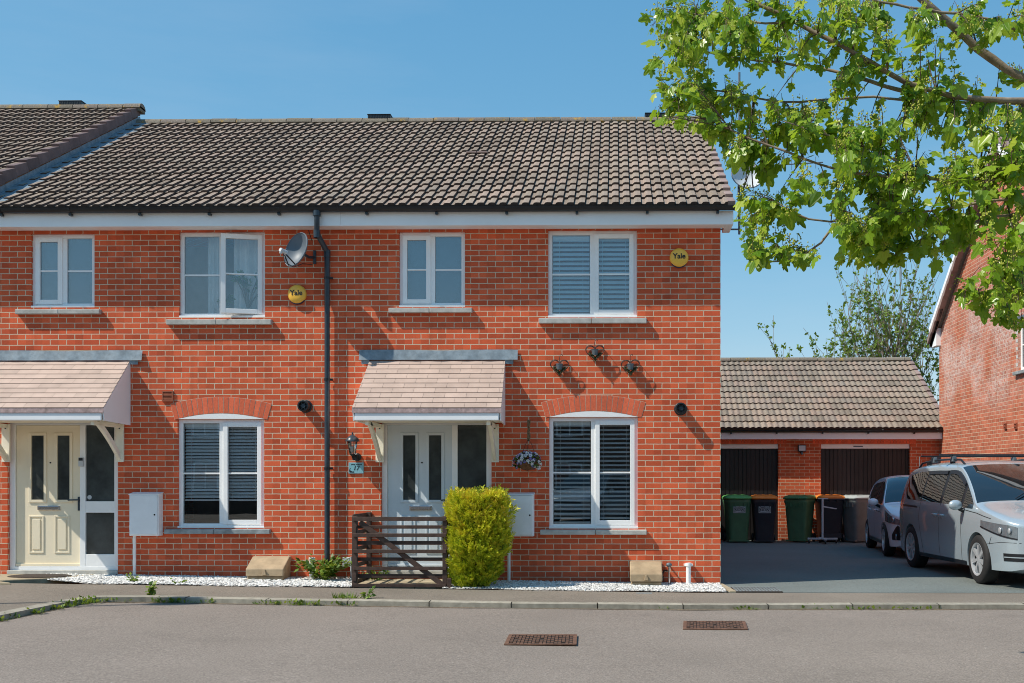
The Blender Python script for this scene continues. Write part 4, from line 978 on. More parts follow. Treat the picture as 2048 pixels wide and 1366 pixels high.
# flat service covers
def cover_px(cx0, cx1, yt, yb, z, skew, name, lab, group=None):
    a, b = atZ(cx0, yb, z), atZ(cx1, yb, z); c_ = atZ(cx1 + skew, yt, z); d_ = atZ(cx0 + skew, yt, z); t = thing(name, lab, 'drain cover', ((a.x + c_.x) / 2, (a.y + c_.y) / 2, z), group=group)
    O = a; ux = (b - a); uy = (d_ - a); L, W_ = ux.length, uy.length; u1, v1 = ux.normalized(), uy.normalized()
    def P_(u, v, h=0): return O + ux * u + uy * v + Vector((0, 0, h))
    m = MB(); e = .035 / L; f = .035 / W_
    for (u0, u1_, v0, v1_) in ((0, 1, 0, f), (0, 1, 1 - f, 1), (0, e, f, 1 - f), (1 - e, 1, f, 1 - f)): m.prism([P_(u0, v0, .002), P_(u1_, v0, .002), P_(u1_, v1_, .002), P_(u0, v1_, .002)], (0, 0, .010))
    m.build('frame', m_rust, t)
    m = MB(); m.poly([P_(e, f, .004), P_(1 - e, f, .004), P_(1 - e, 1 - f, .004), P_(e, 1 - f, .004)], m=1)
    nu, nv = int(L / .036), max(3, int(W_ / .045))
    for i in range(nu):
        for j in range(nv):
            if (i * 5 + (j // 2) * 3) % 7 == 0 and (i // 3) % 2 == 0: continue
            ua, ub = e + (1 - 2 * e) * (i + .12) / nu, e + (1 - 2 * e) * (i + .88) / nu; va, vb = f + (1 - 2 * f) * (j + .12) / nv, f + (1 - 2 * f) * (j + .88) / nv
            m.prism([P_(ua, va, .004), P_(ub, va, .004), P_(ub, vb, .004), P_(ua, vb, .004)], (0, 0, .007), m=0 if (i // 2 + j) % 3 else 1)
    m.build('lid', [m_rust, m_rustdark], t)
cover_px(1008, 1153, 1271, 1291, gz(-.8) - .050, 10, 'drain_cover', 'larger rusty drain cover in the road, nearer the camera', 'rusty covers in the road')
cover_px(1366, 1496, 1244, 1260, -.050, 1, 'drain_cover', 'smaller rusty drain cover in the road, farther and to the right', 'rusty covers in the road')
def grate(cx0, cx1, yt, yb, z, mat, lab):
    a, b = atZ(cx0, yb, z), atZ(cx1, yt, z); m = MB(); m.box(a.x, b.x, a.y, b.y, z - .01, z + .006, m=1); n = 14
    for i in range(n):
        for j in range(4):
            w_, h_ = (b.x - a.x) / n, (b.y - a.y) / 4; m.box(a.x + w_ * (i + .15), a.x + w_ * (i + .85), a.y + h_ * (j + .15), a.y + h_ * (j + .85), z + .006, z + .012)
    return tag(m.build('drain_cover', [mat, m_rustdark]), lab, 'drain cover')
m_irongrey = M('iron_grey', (.20, .22, .22), .7, var=.3, scale=30)
grate(1472, 1552, 1175, 1184, .010, m_irongrey, 'flat grey drain grating at the edge of the driveway')
grate(1102, 1184, 1174, 1181, .016, m_irongrey, 'grey metal cover lying in the white chippings')
def small_plate(px, py, w_, lab):
    q = atZ(px, py, .004); m = MB(); m.box(q.x - w_, q.x + w_, q.y - .06, q.y + .06, .003, .011); tag(m.build('stopcock_cover', m_irongrey, bevel=.004), lab, 'drain cover')
small_plate(1288, 1187, .10, 'tiny grey stopcock cover in the pavement')
# lamp column beyond the left edge; its thin shadow falls across pavement and road
t = thing('street_lamp', 'tall grey street lamp standing beyond the left edge of the view', 'street lamp', (-12.2, -5.4, .11))
m = MB(); m.tube([(-12.2, -5.4, 0), (-12.2, -5.4, 1.2), (-12.2, -5.4, 1.25), (-12.2, -5.4, 9.1)], [.08, .08, .05, .035], 14); m.build('column', m_dishgrey, t, smooth=True)
m = MB(); m.ball((-12.2, -5.4, 9.45), (.16, .16, .40), seg=14, rings=10); m.build('lantern', m_dishwhite, t, smooth=True)
# ------------------------------------------------------------------ garages
GYF = 10.7
def gX(x): return at(x, 900, GYF).x
def gZ(y): return at(1650, y, GYF).z
gar = thing('garage_block', 'low brick double garage with dark boarded doors and tiled roof', 'garage', (4.5, GYF + 2.8, 0))
d1 = (gX(1444) - 1.0, gX(1557), 0.0, gZ(888)); d2 = (gX(1642), gX(1820), 0.0, gZ(888)); gx_l, gx_r = .3, gX(1882); gyb = GYF + 6.1
m = MB(); wall_front(m, gx_l, gx_r, -.2, gZ(870), [d1, d2], y=GYF, depth=.16)
m.poly([(gx_r, GYF, -.2), (gx_r, gyb, -.2), (gx_r, gyb, gZ(876)), (gx_r, (GYF + gyb) / 2, 4.3), (gx_r, GYF, gZ(876))]); m.quad((gx_l, gyb, -.2), (gx_r, gyb, -.2), (gx_r, gyb, 2.4), (gx_l, gyb, 2.4)); m.quad((gx_l, GYF, -.2), (gx_l, gyb, -.2), (gx_l, gyb, 2.4), (gx_l, GYF, 2.4))
m.build('wall', m_brick_gar, gar, norm=False)
for d in (d1, d2):
    # soldier course lintel
    m = MB(); n = int((d[1] - d[0] + .4) / .075)
    if d is d2 or True:
        for i in range(n): x = d[0] - .2 + i * .075; m.box(x + .005, x + .070, GYF - .006 + U(-.002, 0), GYF + .02, d[3] + .004, d[3] + .118, t=R())
    m.build('brick_lintel', m_archbrick, gar)
    m = MB(); m.box(d[0] + .002, d[1] - .002, GYF + .04, GYF + .10, gZ(897), d[3] - .002); ho = m.build('door_head', m_upvc, gar, bevel=.004)
    m = MB(); x = d[0] + .02; w_ = .098; m.box(d[0] + .004, d[1] - .004, GYF + .105, GYF + .12, .01, gZ(896.5))
    while x < d[1] - .03:
        m.box(x, min(x + w_ - .012, d[1] - .01), GYF + .088, GYF + .104, .02, gZ(897.5), t=R()); x += w_
    q = NT('garage_door_board') if False else None
    do = m.build('door', M('garage_door', (.022, .016, .014) if d is d2 else (.012, .010, .010), .55, var=.25, scale=3, tvar=.25, grime=.1), gar, bevel=.003)
m = MB(); cx_ = gX(1717); m.box(cx_ - .11, cx_ + .11, GYF + .036, GYF + .0395, gZ(894.2), gZ(891.6)); m.build('maker_plate', m_dishgrey, ho)
SG = Slope(GYF - .28, gZ(858.5), GYF + 3.05, at(1650, 722, GYF + 3.05).z)
m = MB(); tiles(m, SG, gx_l - .1, gx_r + .10, 12, mod=.137, prof=PROF_GAR)
B = Slope(2 * (GYF + 3.05) - (GYF - .28), SG.z0, GYF + 3.05, at(1650, 722, GYF + 3.05).z); m.quad(B.p(gx_l, 0, 0), B.p(gx_r + .1, 0, 0), B.p(gx_r + .1, B.L, 0), B.p(gx_l, B.L, 0), t=.5)
gro = m.build('roof', [m_tile_gar, m_tile_shade_dirt], gar, norm=False)
rz = at(1650, 722, GYF + 3.05).z; rxe = at(1832, 722, GYF + 3.05).x
ridge('ridge_tiles', gro, (gx_l, gx_r + .1), GYF + 3.05, rz + .0, .12); verge(gro, SG, gx_r + .05, gx_r + .15, 12, m_verge, .05)
m = MB(); m.box(gx_l, gx_r - .002, GYF - .22, GYF - .20, gZ(879), gZ(866)); m.box(gx_l, gx_r - .002, GYF - .199, GYF - .003, gZ(878.5), gZ(877.5)); m.build('fascia', m_fascia, gar, bevel=.003)
gutter(gar, gx_l, gx_r - .004, GYF - .285, gZ(861), .055, [gx_l + 1.3 + 1.05 * k for k in range(6)])
q = at(1872, 816, GYF + .7); m = MB(); m.lathe([(0, 0), (.05, 0), (.05, .10), (.07, .11), (0, .14)], T_(q.x, q.y, q.z - .06), 12); m.build('vent_cowl', m_black, gro)
fl = at(1603, 897, GYF); t = thing('floodlight', 'small black security floodlight on the brick pier between garage doors', 'floodlight', (fl.x, GYF, fl.z - .1))
m = MB(); m.box(fl.x - .095, fl.x + .095, GYF - .10, GYF - .04, fl.z - .075, fl.z + .085); m.box(fl.x - .03, fl.x + .03, GYF - .05, GYF - .001, fl.z - .12, fl.z - .05); m.build('body', m_black, t, bevel=.006)
m = MB(); m.box(fl.x - .075, fl.x + .075, GYF - .106, GYF - .101, fl.z - .055, fl.z + .065); m.build('lens', m_dishwhite, t)
m = MB(); m.ball((fl.x + .0, GYF - .07, fl.z - .12), .03, seg=10, rings=6); m.build('sensor', m_dishgrey, t, smooth=True)
mb_ = at(1872, 922, GYF); m = MB(); m.box(mb_.x - .12, mb_.x + .10, GYF - .08, GYF - .001, mb_.z - .09, mb_.z + .08); tag(m.build('cable_box', m_dishgrey, bevel=.006), 'small grey box on the garage wall at its right end', 'cable box')

# ------------------------------------------------------------------ gable house on the right
HX = gX(1878.5); HY1 = GYF; HYm = GYF - 4.35; HY0 = HYm - 4.35; HZ = at(1878.5, 668, GYF).z
pk = HZ + 4.35 * .72
gh = thing('gable_house', 'brick house end wall with white bargeboard and pale stains behind the parked cars', 'house', (HX + 4, HYm, 0))
wy0, wy1 = atX(2036, 700, HX).y, atX(2036, 700, HX).y - 1.25; wz1 = atX(2036, 640, HX).z; wz0 = atX(2036, 742, HX).z
m = MB()
# side wall with one hole, built in (y, z)
ys = [HY0, wy1, wy0, HY1]; 
def zroof(y): return HZ + (pk - HZ) * (1 - abs(y - HYm) / 4.35)
def strip(ya, yb, za, zb=None):
    n = max(1, int((yb - ya) / .3)); 
    for i in range(n):
        a, b = ya + (yb - ya) * i / n, ya + (yb - ya) * (i + 1) / n
        for lo, hi in ([(za, zb)] if zb else [(za, None)]):
            ha, hb = (hi, hi) if hi else (zroof(a), zroof(b))
            m.quad((HX, a, lo), (HX, b, lo), (HX, b, hb), (HX, a, ha))
strip(HY0, HYm, wz1) if False else None
for ya, yb in ((HY0, wy1), (wy1, wy0), (wy0, HYm), (HYm, HY1)) if wy0 < HYm else ((HY0, HYm), (HYm, wy1), (wy1, wy0), (wy0, HY1)):
    if abs(ya - wy1) < 1e-6: strip(ya, yb, -.2, wz0); strip(ya, yb, wz1)
    else: strip(ya, yb, -.2)
for (ya, za), (yb, zb) in (((wy1, wz0), (wy1, wz1)), ((wy1, wz1), (wy0, wz1)), ((wy0, wz1), (wy0, wz0)), ((wy0, wz0), (wy1, wz0))):
    m.quad((HX, ya, za), (HX, yb, zb), (HX + .12, yb, zb), (HX + .12, ya, za))
m.quad((HX, HY0, -.2), (HX + 8, HY0, -.2), (HX + 8, HY0, HZ), (HX, HY0, HZ)); m.quad((HX, HY1, -.2), (HX + 8, HY1, -.2), (HX + 8, HY1, HZ), (HX, HY1, HZ))
m.build('wall', m_brick_far, gh, norm=False)
m = MB()
rect = [(wy1, wy0)]
m.box(HX + .05, HX + .11, wy1, wy1 + .06, wz0, wz1); m.box(HX + .05, HX + .11, wy0 - .06, wy0, wz0, wz1); m.box(HX + .05, HX + .11, wy1 + .06, wy0 - .06, wz0, wz0 + .06); m.box(HX + .05, HX + .11, wy1 + .06, wy0 - .06, wz1 - .06, wz1)
for k in (.42,): yy = wy0 - 1.25 * k; m.box(HX + .051, HX + .109, yy - .03, yy + .03, wz0 + .06, wz1 - .06)
m.box(HX + .06, HX + .09, wy1 + .06, wy0 - .06, (wz0 + wz1) / 2 - .012, (wz0 + wz1) / 2 + .012)
wo = m.build('window', m_upvc, gh, bevel=.004)
m = MB(); m.box(HX + .07, HX + .076, wy1 + .05, wy0 - .05, wz0 + .05, wz1 - .05); m.build('pane', m_glass_up, wo)
m = MB(); m.quad((HX + .25, wy1 - .1, wz0 - .1), (HX + .25, wy0 + .1, wz0 - .1), (HX + .25, wy0 + .1, wz1), (HX + .25, wy1 - .1, wz1)); m.build('curtain', m_curtain, wo)
m = MB(); m.prism([(HX - .07, wy1 - .1, wz0 - .075), (HX - .07, wy1 - .1, wz0 - .015), (HX + .10, wy1 - .1, wz0 - .001), (HX + .10, wy1 - .1, wz0 - .075)], (0, wy0 - wy1 + .2, 0)); m.build('sill', m_sillslate, wo, bevel=.006)
m = MB(); m.box(HX - .035, HX + .10, wy1 - .08, wy0 + .06, wz1 + .001, wz1 + .05); m.build('window_head', m_dishgrey, wo)
# pale lime stain bricks beside the window, two terracotta vents
for k in range(7):
    m = MB(); z = wz0 + .09 + k * .15; m.box(HX - .003, HX + .02, wy0 + .004, wy0 + .105 + U(-.01, .01), z, z + .062); m.build('limed_brick', m_gravelbed, gh)
for x in (2012, 2033):
    q = atX(x, 852, HX); m = MB(); m.box(HX - .025, HX + .01, q.y - .06, q.y + .06, q.z - .06, q.z + .06)
    for k in range(4): m.box(HX - .035, HX - .026, q.y - .055, q.y + .055, q.z - .05 + k * .028, q.z - .036 + k * .028)
    m.build('air_brick', m_terr, gh)
# roof
ov = .17
RSl = lambda y: zroof(y)
for s, (ya, yb) in enumerate(((HY1 + .32, HYm), (HY0 - .32, HYm))):
    S = Slope(ya, HZ - .32 * .72 + .10, yb, pk + .10); m = MB()
    if s == 0:
        k = 13; g = S.L / k
        m.quad(S.p(HX - ov, 0, 0), S.p(HX + 8, 0, 0), S.p(HX + 8, S.L, 0), S.p(HX - ov, S.L, 0), t=.5)
        g0 = m.build('roof', m_tile, gh, norm=False)
        verge(g0, S, HX - ov - .02, HX - ov + .10, 15, m_verge, .06)
        bb = MB(); bb.prism([S.p(HX - ov + .035, -.02, -.065), S.p(HX - ov + .035, S.L, -.065), S.p(HX - ov + .035, S.L, -.285), S.p(HX - ov + .035, .14, -.285), Vector((HX - ov + .035, HY1 + .30, HZ - .28))], (.03, 0, 0))
        bb.build('bargeboard', m_fascia, gh, bevel=.003)
        bx = MB(); bx.prism([(HX - ov + .066, HY1 + .30, HZ - .28), (HX - ov + .066, HY1 + .30, HZ - .12), (HX - ov + .066, HY1 - .12, HZ + .12), (HX - ov + .066, HY1 - .12, HZ - .28)], (.13, 0, 0)); bx.build('boxed_end', m_fascia, gh)
        sf = MB(); sf.add([S.p(HX - ov + .066, .1, -.27), S.p(HX - .002, .1, -.27), S.p(HX - .002, S.L, -.27), S.p(HX - ov + .066, S.L, -.27)], [(0, 1, 2, 3)]); sf.build('soffit', m_fascia, gh)
    else:
        m.quad(S.p(HX - ov, 0, 0), S.p(HX + 8, 0, 0), S.p(HX + 8, S.L, 0), S.p(HX - ov, S.L, 0), t=.5); g1 = m.build('roof', m_tile, gh, norm=False)
        verge(g1, S, HX - ov - .02, HX - ov + .10, 15, m_verge, .06)
        bb = MB(); bb.prism([S.p(HX - ov + .035, -.02, -.065), S.p(HX - ov + .035, S.L, -.065), S.p(HX - ov + .035, S.L, -.285), S.p(HX - ov + .035, .14, -.285)], (.03, 0, 0)); bb.build('bargeboard', m_fascia, gh)

# ------------------------------------------------------------------ wheelie bins
def bin_mats(body, lid): return M('bin_body_' + body, {'green': (.085, .20, .10), 'black': (.030, .030, .038), 'grey': (.17, .19, .185)}[body], .5, var=.15, scale=5, grime=.2), M('bin_lid_' + lid, {'green': (.13, .40, .11), 'darkgreen': (.06, .19, .07), 'orange': (.85, .25, .03), 'grey': (.38, .42, .40)}[lid], .45, var=.08)
def wheelie_bin(body, lid, label, loc, rz, sticker=False):
    # front faces local -Y; wheels and hinge at +Y
    mbody, mlid = bin_mats(body, lid)
    t = thing('wheelie_bin', label, 'wheelie bin', loc, rz, 'wheelie bins in front of the garages')
    m = MB(); H = .98; st = [(.03, .21, .25), (.10, .215, .255), (.86, .268, .325), (.90, .285, .345), (.94, .285, .345), (.98, .275, .335)]; n = 24; vs = []
    def ring(hx, hy, z, wheelcut=0):
        out = []
        for k in range(n):
            a = 2 * pi * (k + .5) / n; c_, s_ = cos(a), sin(a); e = .28
            out.append((hx * math.copysign(abs(c_) ** e, c_), hy * math.copysign(abs(s_) ** e, s_) + (.0), z))
        return out
    for z, hx, hy in st: vs += ring(hx, hy, z)
    m.add(vs, [(i*n+j, i*n+(j+1) % n, (i+1)*n+(j+1) % n, (i+1)*n+j) for i in range(len(st)-1) for j in range(n)] + [tuple(range(n-1, -1, -1))])
    for sx in (-1, 1):     # ribs at the lift comb
        for k in range(5): m.box(-.2 + k * .1 - .006, -.2 + k * .1 + .006, -.352, -.32, .80, .90) if sx < 0 else None
    m.box(-.20, .20, .24, .31, .10, .20); m.box(-.23, .23, -.30, -.235, .03, .06)
    b = m.build('body', mbody, t, local=True, smooth=True, sharp=35)
    m = MB(); vs = []; st2 = [(.975, .30, .365), (.99, .305, .37), (1.01, .305, .37), (1.045, .27, .33), (1.062, .20, .25), (1.066, .0, .0)]
    for z, hx, hy in st2: vs += [(x, y - .005 + (.01 if z > 1.03 else 0), zz + (.012 * y if z > 1 else 0)) for x, y, zz in ring(max(hx, .001), max(hy, .001), z)]
    m.add(vs, [(i*n+j, i*n+(j+1) % n, (i+1)*n+(j+1) % n, (i+1)*n+j) for i in range(len(st2)-1) for j in range(n)] + [tuple(range(n-1, -1, -1))])
    for k in range(3): m.box(-.17 + k * .17 - .03, -.17 + k * .17 + .03, -.22, .25, 1.046, 1.069)
    m.box(-.10, .10, -.40, -.36, .985, 1.0)
    l = m.build('lid', mlid, t, local=True, smooth=True, sharp=35)
    m = MB(); m.tube([(-.24, .40, .97), (.24, .40, .97)], .018, 10)
    for x in (-.24, -.08, .08, .24): m.box(x - .015, x + .015, .31, .41, .93, .985)
    m.build('handle', mbody, t, local=True)
    for sx in (-1, 1):
        w_ = MB(); w_.lathe([(.0, -.022), (.05, -.022), (.055, -.026), (.085, -.026), (.098, -.015), (.098, .015), (.085, .026), (.055, .026), (.05, .022), (0, .022)], T_(sx * .24, .27, .099) @ RY_(pi / 2), 20); w_.build('wheel', m_black, t, local=True, smooth=True)
    a = MB(); a.tube([(-.24, .27, .099), (.24, .27, .099)], .012, 8); a.build('axle', m_galv, t, local=True)
    if sticker:
        zc = .74; yy = -(.255 + (zc - .10) * .0921) - .005
        MM = T_(0, yy, zc) @ RX(pi / 2 + .09) 
        s = MB(); s.box(-.135, .135, -.075, .075, -.001, .0015, M=MM); so_ = s.build('sticker', M('sticker_white', (.50, .56, .58), .4, var=.06), t, local=True, bevel=.0)
        s = MB()
        for x0, x1, y0, y1 in ((-.125, .125, .028, .036), (-.125, -.08, -.05, -.043), (-.125, -.115, -.043, .028), (.115, .125, -.043, .028), (.03, .125, -.05, -.043)): s.box(x0, x1, y0, y1, .0016, .003, M=MM)
        for k in range(9): x = -.11 + k * .025; s.box(x, x + U(.010, .018), .045, .060, .0016, .003, M=MM)
        for k in range(9): x = -.11 + k * .025; s.box(x, x + U(.010, .018), -.066, -.057, .0016, .003, M=MM)
        s.build('print', m_ink, so_, local=True)
        text('NOW', .070, MM @ T_(0, -.007, .003), m_ink, so_, local=True, sx=1.15, bold=.002)
    return t
def bp(px, y=10.1): return at(px, 1080, y).x
wheelie_bin('green', 'green', 'green wheelie bin with a white sticker nearest the house corner', (bp(1474, 10.0), 10.02, .004), radians(4), True)
wheelie_bin('black', 'orange', 'black wheelie bin with orange lid and a white sticker', (bp(1528, 9.95), 9.98, .004), radians(-4), True)
wheelie_bin('green', 'darkgreen', 'plain green wheelie bin in front of the brick pier', (bp(1600), 10.12, .004), radians(-28))
wheelie_bin('black', 'orange', 'black wheelie bin with orange lid behind the metal stand', (bp(1660), 10.2, .004), radians(-176))
wheelie_bin('grey', 'grey', 'grey wheelie bin partly hidden by the small silver car', (bp(1718, 10.0), 10.05, .004), radians(-62))
# unseen fence, added behind the end house to shade the foot of the bins
t = thing('unseen_shade_fence', 'unseen board fence added behind the end house to shade the foot of the bins', 'fence', (XR, 9.6, 0))
for k in range(15):
    m = MB(); y_ = 8.52 + k * .144; m.box(XR - .03, XR - .012, y_, y_ + .138, -.1, 1.78 + U(-.01, .01)); m.build('board', m_gatewood, t)
for y_ in (8.6, 10.5): m = MB(); m.box(XR - .13, XR - .031, y_, y_ + .1, -.1, 1.85); m.build('post', m_gatewood, t)
# overbed-table style stand on castors
p = at(1645, 1075, 9.5); t = thing('trolley_stand', 'bare white metal stand on castors in front of the bins', 'stand', (p.x, 9.5, .004))
m = MB(); m.box(-.02, .02, -.03, .03, .11, .98); m.build('column', m_dishwhite, t, local=True, bevel=.006)
m = MB(); m.box(-.33, .33, -.025, .025, .085, .125); m.build('base_bar', m_dishwhite, t, local=True, bevel=.006)
m = MB(); m.box(-.03, .03, -.36, .36, .087, .123) ; m.build('base_bar', m_dishwhite, t, local=True, bevel=.006)
m = MB(); m.box(-.10, .12, -.02, .02, .981, 1.0); m.build('top_plate', m_dishwhite, t, local=True, bevel=.003)
m = MB(); m.prism([(.021, -.02, .83), (.021, -.02, .80), (.30, -.02, .755), (.32, -.02, .775)], (0, .04, 0)); m.build('arm', m_dishwhite, t, local=True, bevel=.004)
for x, y in ((-.30, 0), (.30, 0), (0, -.32), (0, .32)):
    m = MB(); m.lathe([(0, -.016), (.042, -.016), (.045, 0), (.042, .016), (0, .016)], T_(x, y, .045) @ RY_(pi / 2), 14); m.box(x - .012, x + .012, y - .012, y + .012, .05, .086); m.build('castor', m_black, t, local=True)
# ------------------------------------------------------------------ cars
def interp(tab, u):
    if u <= tab[0][0]: return tab[0][1]
    for (a, va), (b, vb) in zip(tab[:-1], tab[1:]):
        if u <= b: return hermite(tab, u)
    return tab[-1][1]
def hermite(tab, u):                 # monotone cubic, so that the panels carry clean reflections
    n = len(tab); i = 0
    while i < n - 2 and u > tab[i + 1][0]: i += 1
    h = [tab[k+1][0] - tab[k][0] for k in range(n - 1)]; d = [(tab[k+1][1] - tab[k][1]) / h[k] for k in range(n - 1)]
    def slope(k):
        if k == 0: return d[0]
        if k == n - 1: return d[-1]
        if d[k-1] * d[k] <= 0: return 0.0
        w1, w2 = 2 * h[k] + h[k-1], h[k] + 2 * h[k-1]; return (w1 + w2) / (w1 / d[k-1] + w2 / d[k])
    t = (u - tab[i][0]) / h[i]; a, b, p, q = tab[i][1], tab[i+1][1], slope(i) * h[i], slope(i + 1) * h[i]
    return a * (2*t**3 - 3*t*t + 1) + p * (t**3 - 2*t*t + t) + b * (3*t*t - 2*t**3) + q * (t**3 - t*t)
class Car:
    """local frame: front of the car at y = 0 looking towards -Y, length along +Y, z up; the object origin is on the ground between the wheels"""
    def __init__(s, L, W, top, bot, plan, sect, rh, p, wheels, wr, track):
        s.L, s.W, s.top, s.bot, s.plan, s.sect, s.rh, s.p, s.wheels, s.wr, s.track = L, W, top, bot, plan, sect, rh, p, wheels, wr, track
    def hw(s, u, z): return interp(s.plan, u) * interp(s.sect, z)
    def side(s, u, z, o=0.0): return Vector((s.hw(u, z) + o, u, z))
    def zs(s, u): return interp(s.top, u) - interp(s.rh, u)
    def arc(s, u, ph, o=0.0):
        r = interp(s.rh, u); zz = s.zs(u); w_ = s.hw(u, zz); c_, n_ = max(0, cos(ph)), max(0, sin(ph))
        return Vector((w_ * c_ ** (2 / s.p) + o * c_, u, zz + r * n_ ** (2 / s.p) + o * n_))
    def body(s, parent, mat):
        us = sorted({*[i * s.L / 110 for i in range(111)], .004, .012, .025, .05, .08, s.L - .004, s.L - .012, s.L - .03})
        nz, na = 16, 12; secs = []
        for u in us:
            zb = interp(s.bot, u); zz = s.zs(u); half = [Vector((0, u, zb)), Vector((s.hw(u, zb) * .80, u, zb))]
            half += [s.side(u, zb + .03 + (zz - zb - .03) * i / nz) for i in range(nz + 1)] + [s.arc(u, pi / 2 * i / na) for i in range(1, na + 1)]
            secs.append(half)
        k = len(secs[0]); ring = lambda h: h + [Vector((-q.x, q.y, q.z)) for q in h[-2:0:-1]]
        vs = []; 
        for h in secs: vs += ring(h)
        n = 2 * k - 2; m = MB()
        m.add(vs, [(i*n+j, i*n+(j+1) % n, (i+1)*n+(j+1) % n, (i+1)*n+j) for i in range(len(us)-1) for j in range(n)] + [tuple(range(n)), tuple(range(len(vs)-1, len(vs)-n-1, -1))])
        o = m.build('body', [mat, m_black], parent, smooth=False, local=True)
        # cut the wheel arches
        cm = MB()
        for u in s.wheels:
            for sx in (-1, 1): cm.lathe([(0, -.20), (s.wr + .045, -.20), (s.wr + .045, .30), (0, .30)], Matrix.Translation((sx * (s.track), u, s.wr - .01)) @ RY_(sx * pi / 2), 40)
        c = cm.build('cutter', m_black, None, local=True)
        b = o.modifiers.new('b', 'BOOLEAN'); b.object = c; b.operation = 'DIFFERENCE'; b.solver = 'EXACT'
        dg = bpy.context.evaluated_depsgraph_get(); dg.update(); me = bpy.data.meshes.new_from_object(o.evaluated_get(dg)); o.modifiers.clear(); o.data = me; bpy.data.objects.remove(c)
        for f in me.polygons:
            q = f.center; f.material_index = 0
            for u in s.wheels:
                if math.hypot(q.y - u, q.z - (s.wr - .01)) < s.wr + .0445 and abs(q.x) < s.W / 2 * 1.0 and abs(q.x) > s.track - .25:
                    rr = math.hypot(f.normal.y, f.normal.z); f.material_index = 1
            if q.z < interp(s.bot, q.y) + .012: f.material_index = 1
        me.materials.clear(); me.materials.append(mat); me.materials.append(m_black)
        me.polygons.foreach_set('use_smooth', [True] * len(me.polygons)); me.set_sharp_from_angle(angle=radians(32))
        return o
    def patch(s, name, mat, parent, lo, hi, u0, u1, o=.005, nu=14, nv=5, both=True, rim=True):
        """panel on the flank between the curves lo(u) and hi(u)"""
        out = []
        for sx in ((-1, 1) if both else (-1,)):
            m = MB()
            def fn(a, b, off):
                u = u0 + (u1 - u0) * a; l_, h_ = (lo(u) if callable(lo) else lo), (hi(u) if callable(hi) else hi); z = l_ + (h_ - l_) * b; q = s.side(u, min(z, 9), off); q.x *= sx; return q
            m.grid(lambda a, b: fn(a, b, o), nu, nv)
            if rim:
                N = 24
                def per(t):
                    t = t % 4
                    return (t, 0) if t < 1 else (1, t - 1) if t < 2 else (3 - t, 1) if t < 3 else (0, 4 - t)
                vs = []; 
                for i in range(N): a, b = per(4 * i / N); vs += [fn(a, b, o), fn(a, b, -.012)]
                m.add(vs, [(2*i, 2*((i+1) % N), 2*((i+1) % N)+1, 2*i+1) for i in range(N)])
            out.append(m.build(name, mat, parent, smooth=True, local=True, norm=False))
        return out
    def line(s, parent, pts, wd=.010, mat=None, name='panel_gap', o=.0015):
        for sx in (-1, 1):
            m = MB()
            for (ua, za), (ub, zb) in zip(pts[:-1], pts[1:]):
                n = 6; d = Vector((ub - ua, zb - za)); d.normalize(); nx, nz = -d.y * wd / 2, d.x * wd / 2
                def fn(a, b):
                    u = ua + (ub - ua) * a + nx * (2 * b - 1); z = za + (zb - za) * a + nz * (2 * b - 1); q = s.side(u, z, o); q.x *= sx; return q
                m.grid(fn, n, 1)
            m.build(name, mat or m_dark, parent, local=True, norm=False)
    def screen(s, name, mat, parent, u0, u1, ph0, o=.006):
        m = MB(); m.grid(lambda a, b: (lambda q: Vector((q.x, q.y, q.z)))(s.arcs(u0 + (u1 - u0) * b, ph0 + (pi - 2 * ph0) * a, o)), 24, 10); return m.build(name, mat, parent, smooth=True, local=True, norm=False)
    def arcs(s, u, ph, o):
        if ph > pi / 2: q = s.arc(u, pi - ph, o); return Vector((-q.x, q.y, q.z))
        return s.arc(u, ph, o)
def wheel(parent, x, y, r, wd, sx, spokes, mrim, twin=True):
    m = MB(); R0 = T_(x, y, r) @ RY_(sx * pi / 2); ri = r * .66
    pr = [(ri, -wd / 2), (ri + .03, -wd / 2 - .004), (r - .03, -wd / 2), (r - .006, -wd / 2 + .02), (r, -wd / 2 + .045), (r, wd / 2 - .045), (r - .006, wd / 2 - .02), (r - .03, wd / 2), (ri + .03, wd / 2 + .004), (ri, wd / 2)]
    m.lathe(pr, R0, 40); m.lathe([(0, -.02), (ri, -.02), (ri, wd / 2)], R0, 30, m=1)
    w_ = m.build('wheel', [M('tyre_rubber', (.016, .015, .015), .75, var=.2, scale=20), m_dark], parent, smooth=True, local=True, sharp=45)
    m = MB(); e = wd / 2
    m.lathe([(ri - .022, e - .05), (ri - .014, e - .004), (ri + .004, e + .004), (ri + .006, e - .02)], R0, 40)
    m.lathe([(0, e - .012), (.028, e - .012), (.055, e - .016), (.06, e - .05)], R0, 20)
    for k in range(spokes):
        for d in ((-.085, .085) if twin else (0,)):
            a = 2 * pi * k / spokes + d; b = 2 * pi * k / spokes + d * .55; h0, h1 = (.016, .012) if twin else (.03, .022)
            c0, c1 = Vector((cos(b), sin(b), 0)), Vector((cos(a), sin(a), 0)); t0, t1 = Vector((-sin(b), cos(b), 0)), Vector((-sin(a), cos(a), 0))
            q = [c0 * .05 + t0 * h0, c0 * .05 - t0 * h0, c1 * (ri - .012) - t1 * h1, c1 * (ri - .012) + t1 * h1]
            zo = [e - .014, e - .014, e - .01, e - .01]; m.add([R0 @ (p + Vector((0, 0, z))) for p, z in zip(q, zo)] + [R0 @ (p + Vector((0, 0, z - .035))) for p, z in zip(q, zo)], [(0, 1, 2, 3), (0, 4, 5, 1), (1, 5, 6, 2), (3, 2, 6, 7), (0, 3, 7, 4)])
    m.build('rim', mrim, w_, smooth=True, local=True, sharp=35)
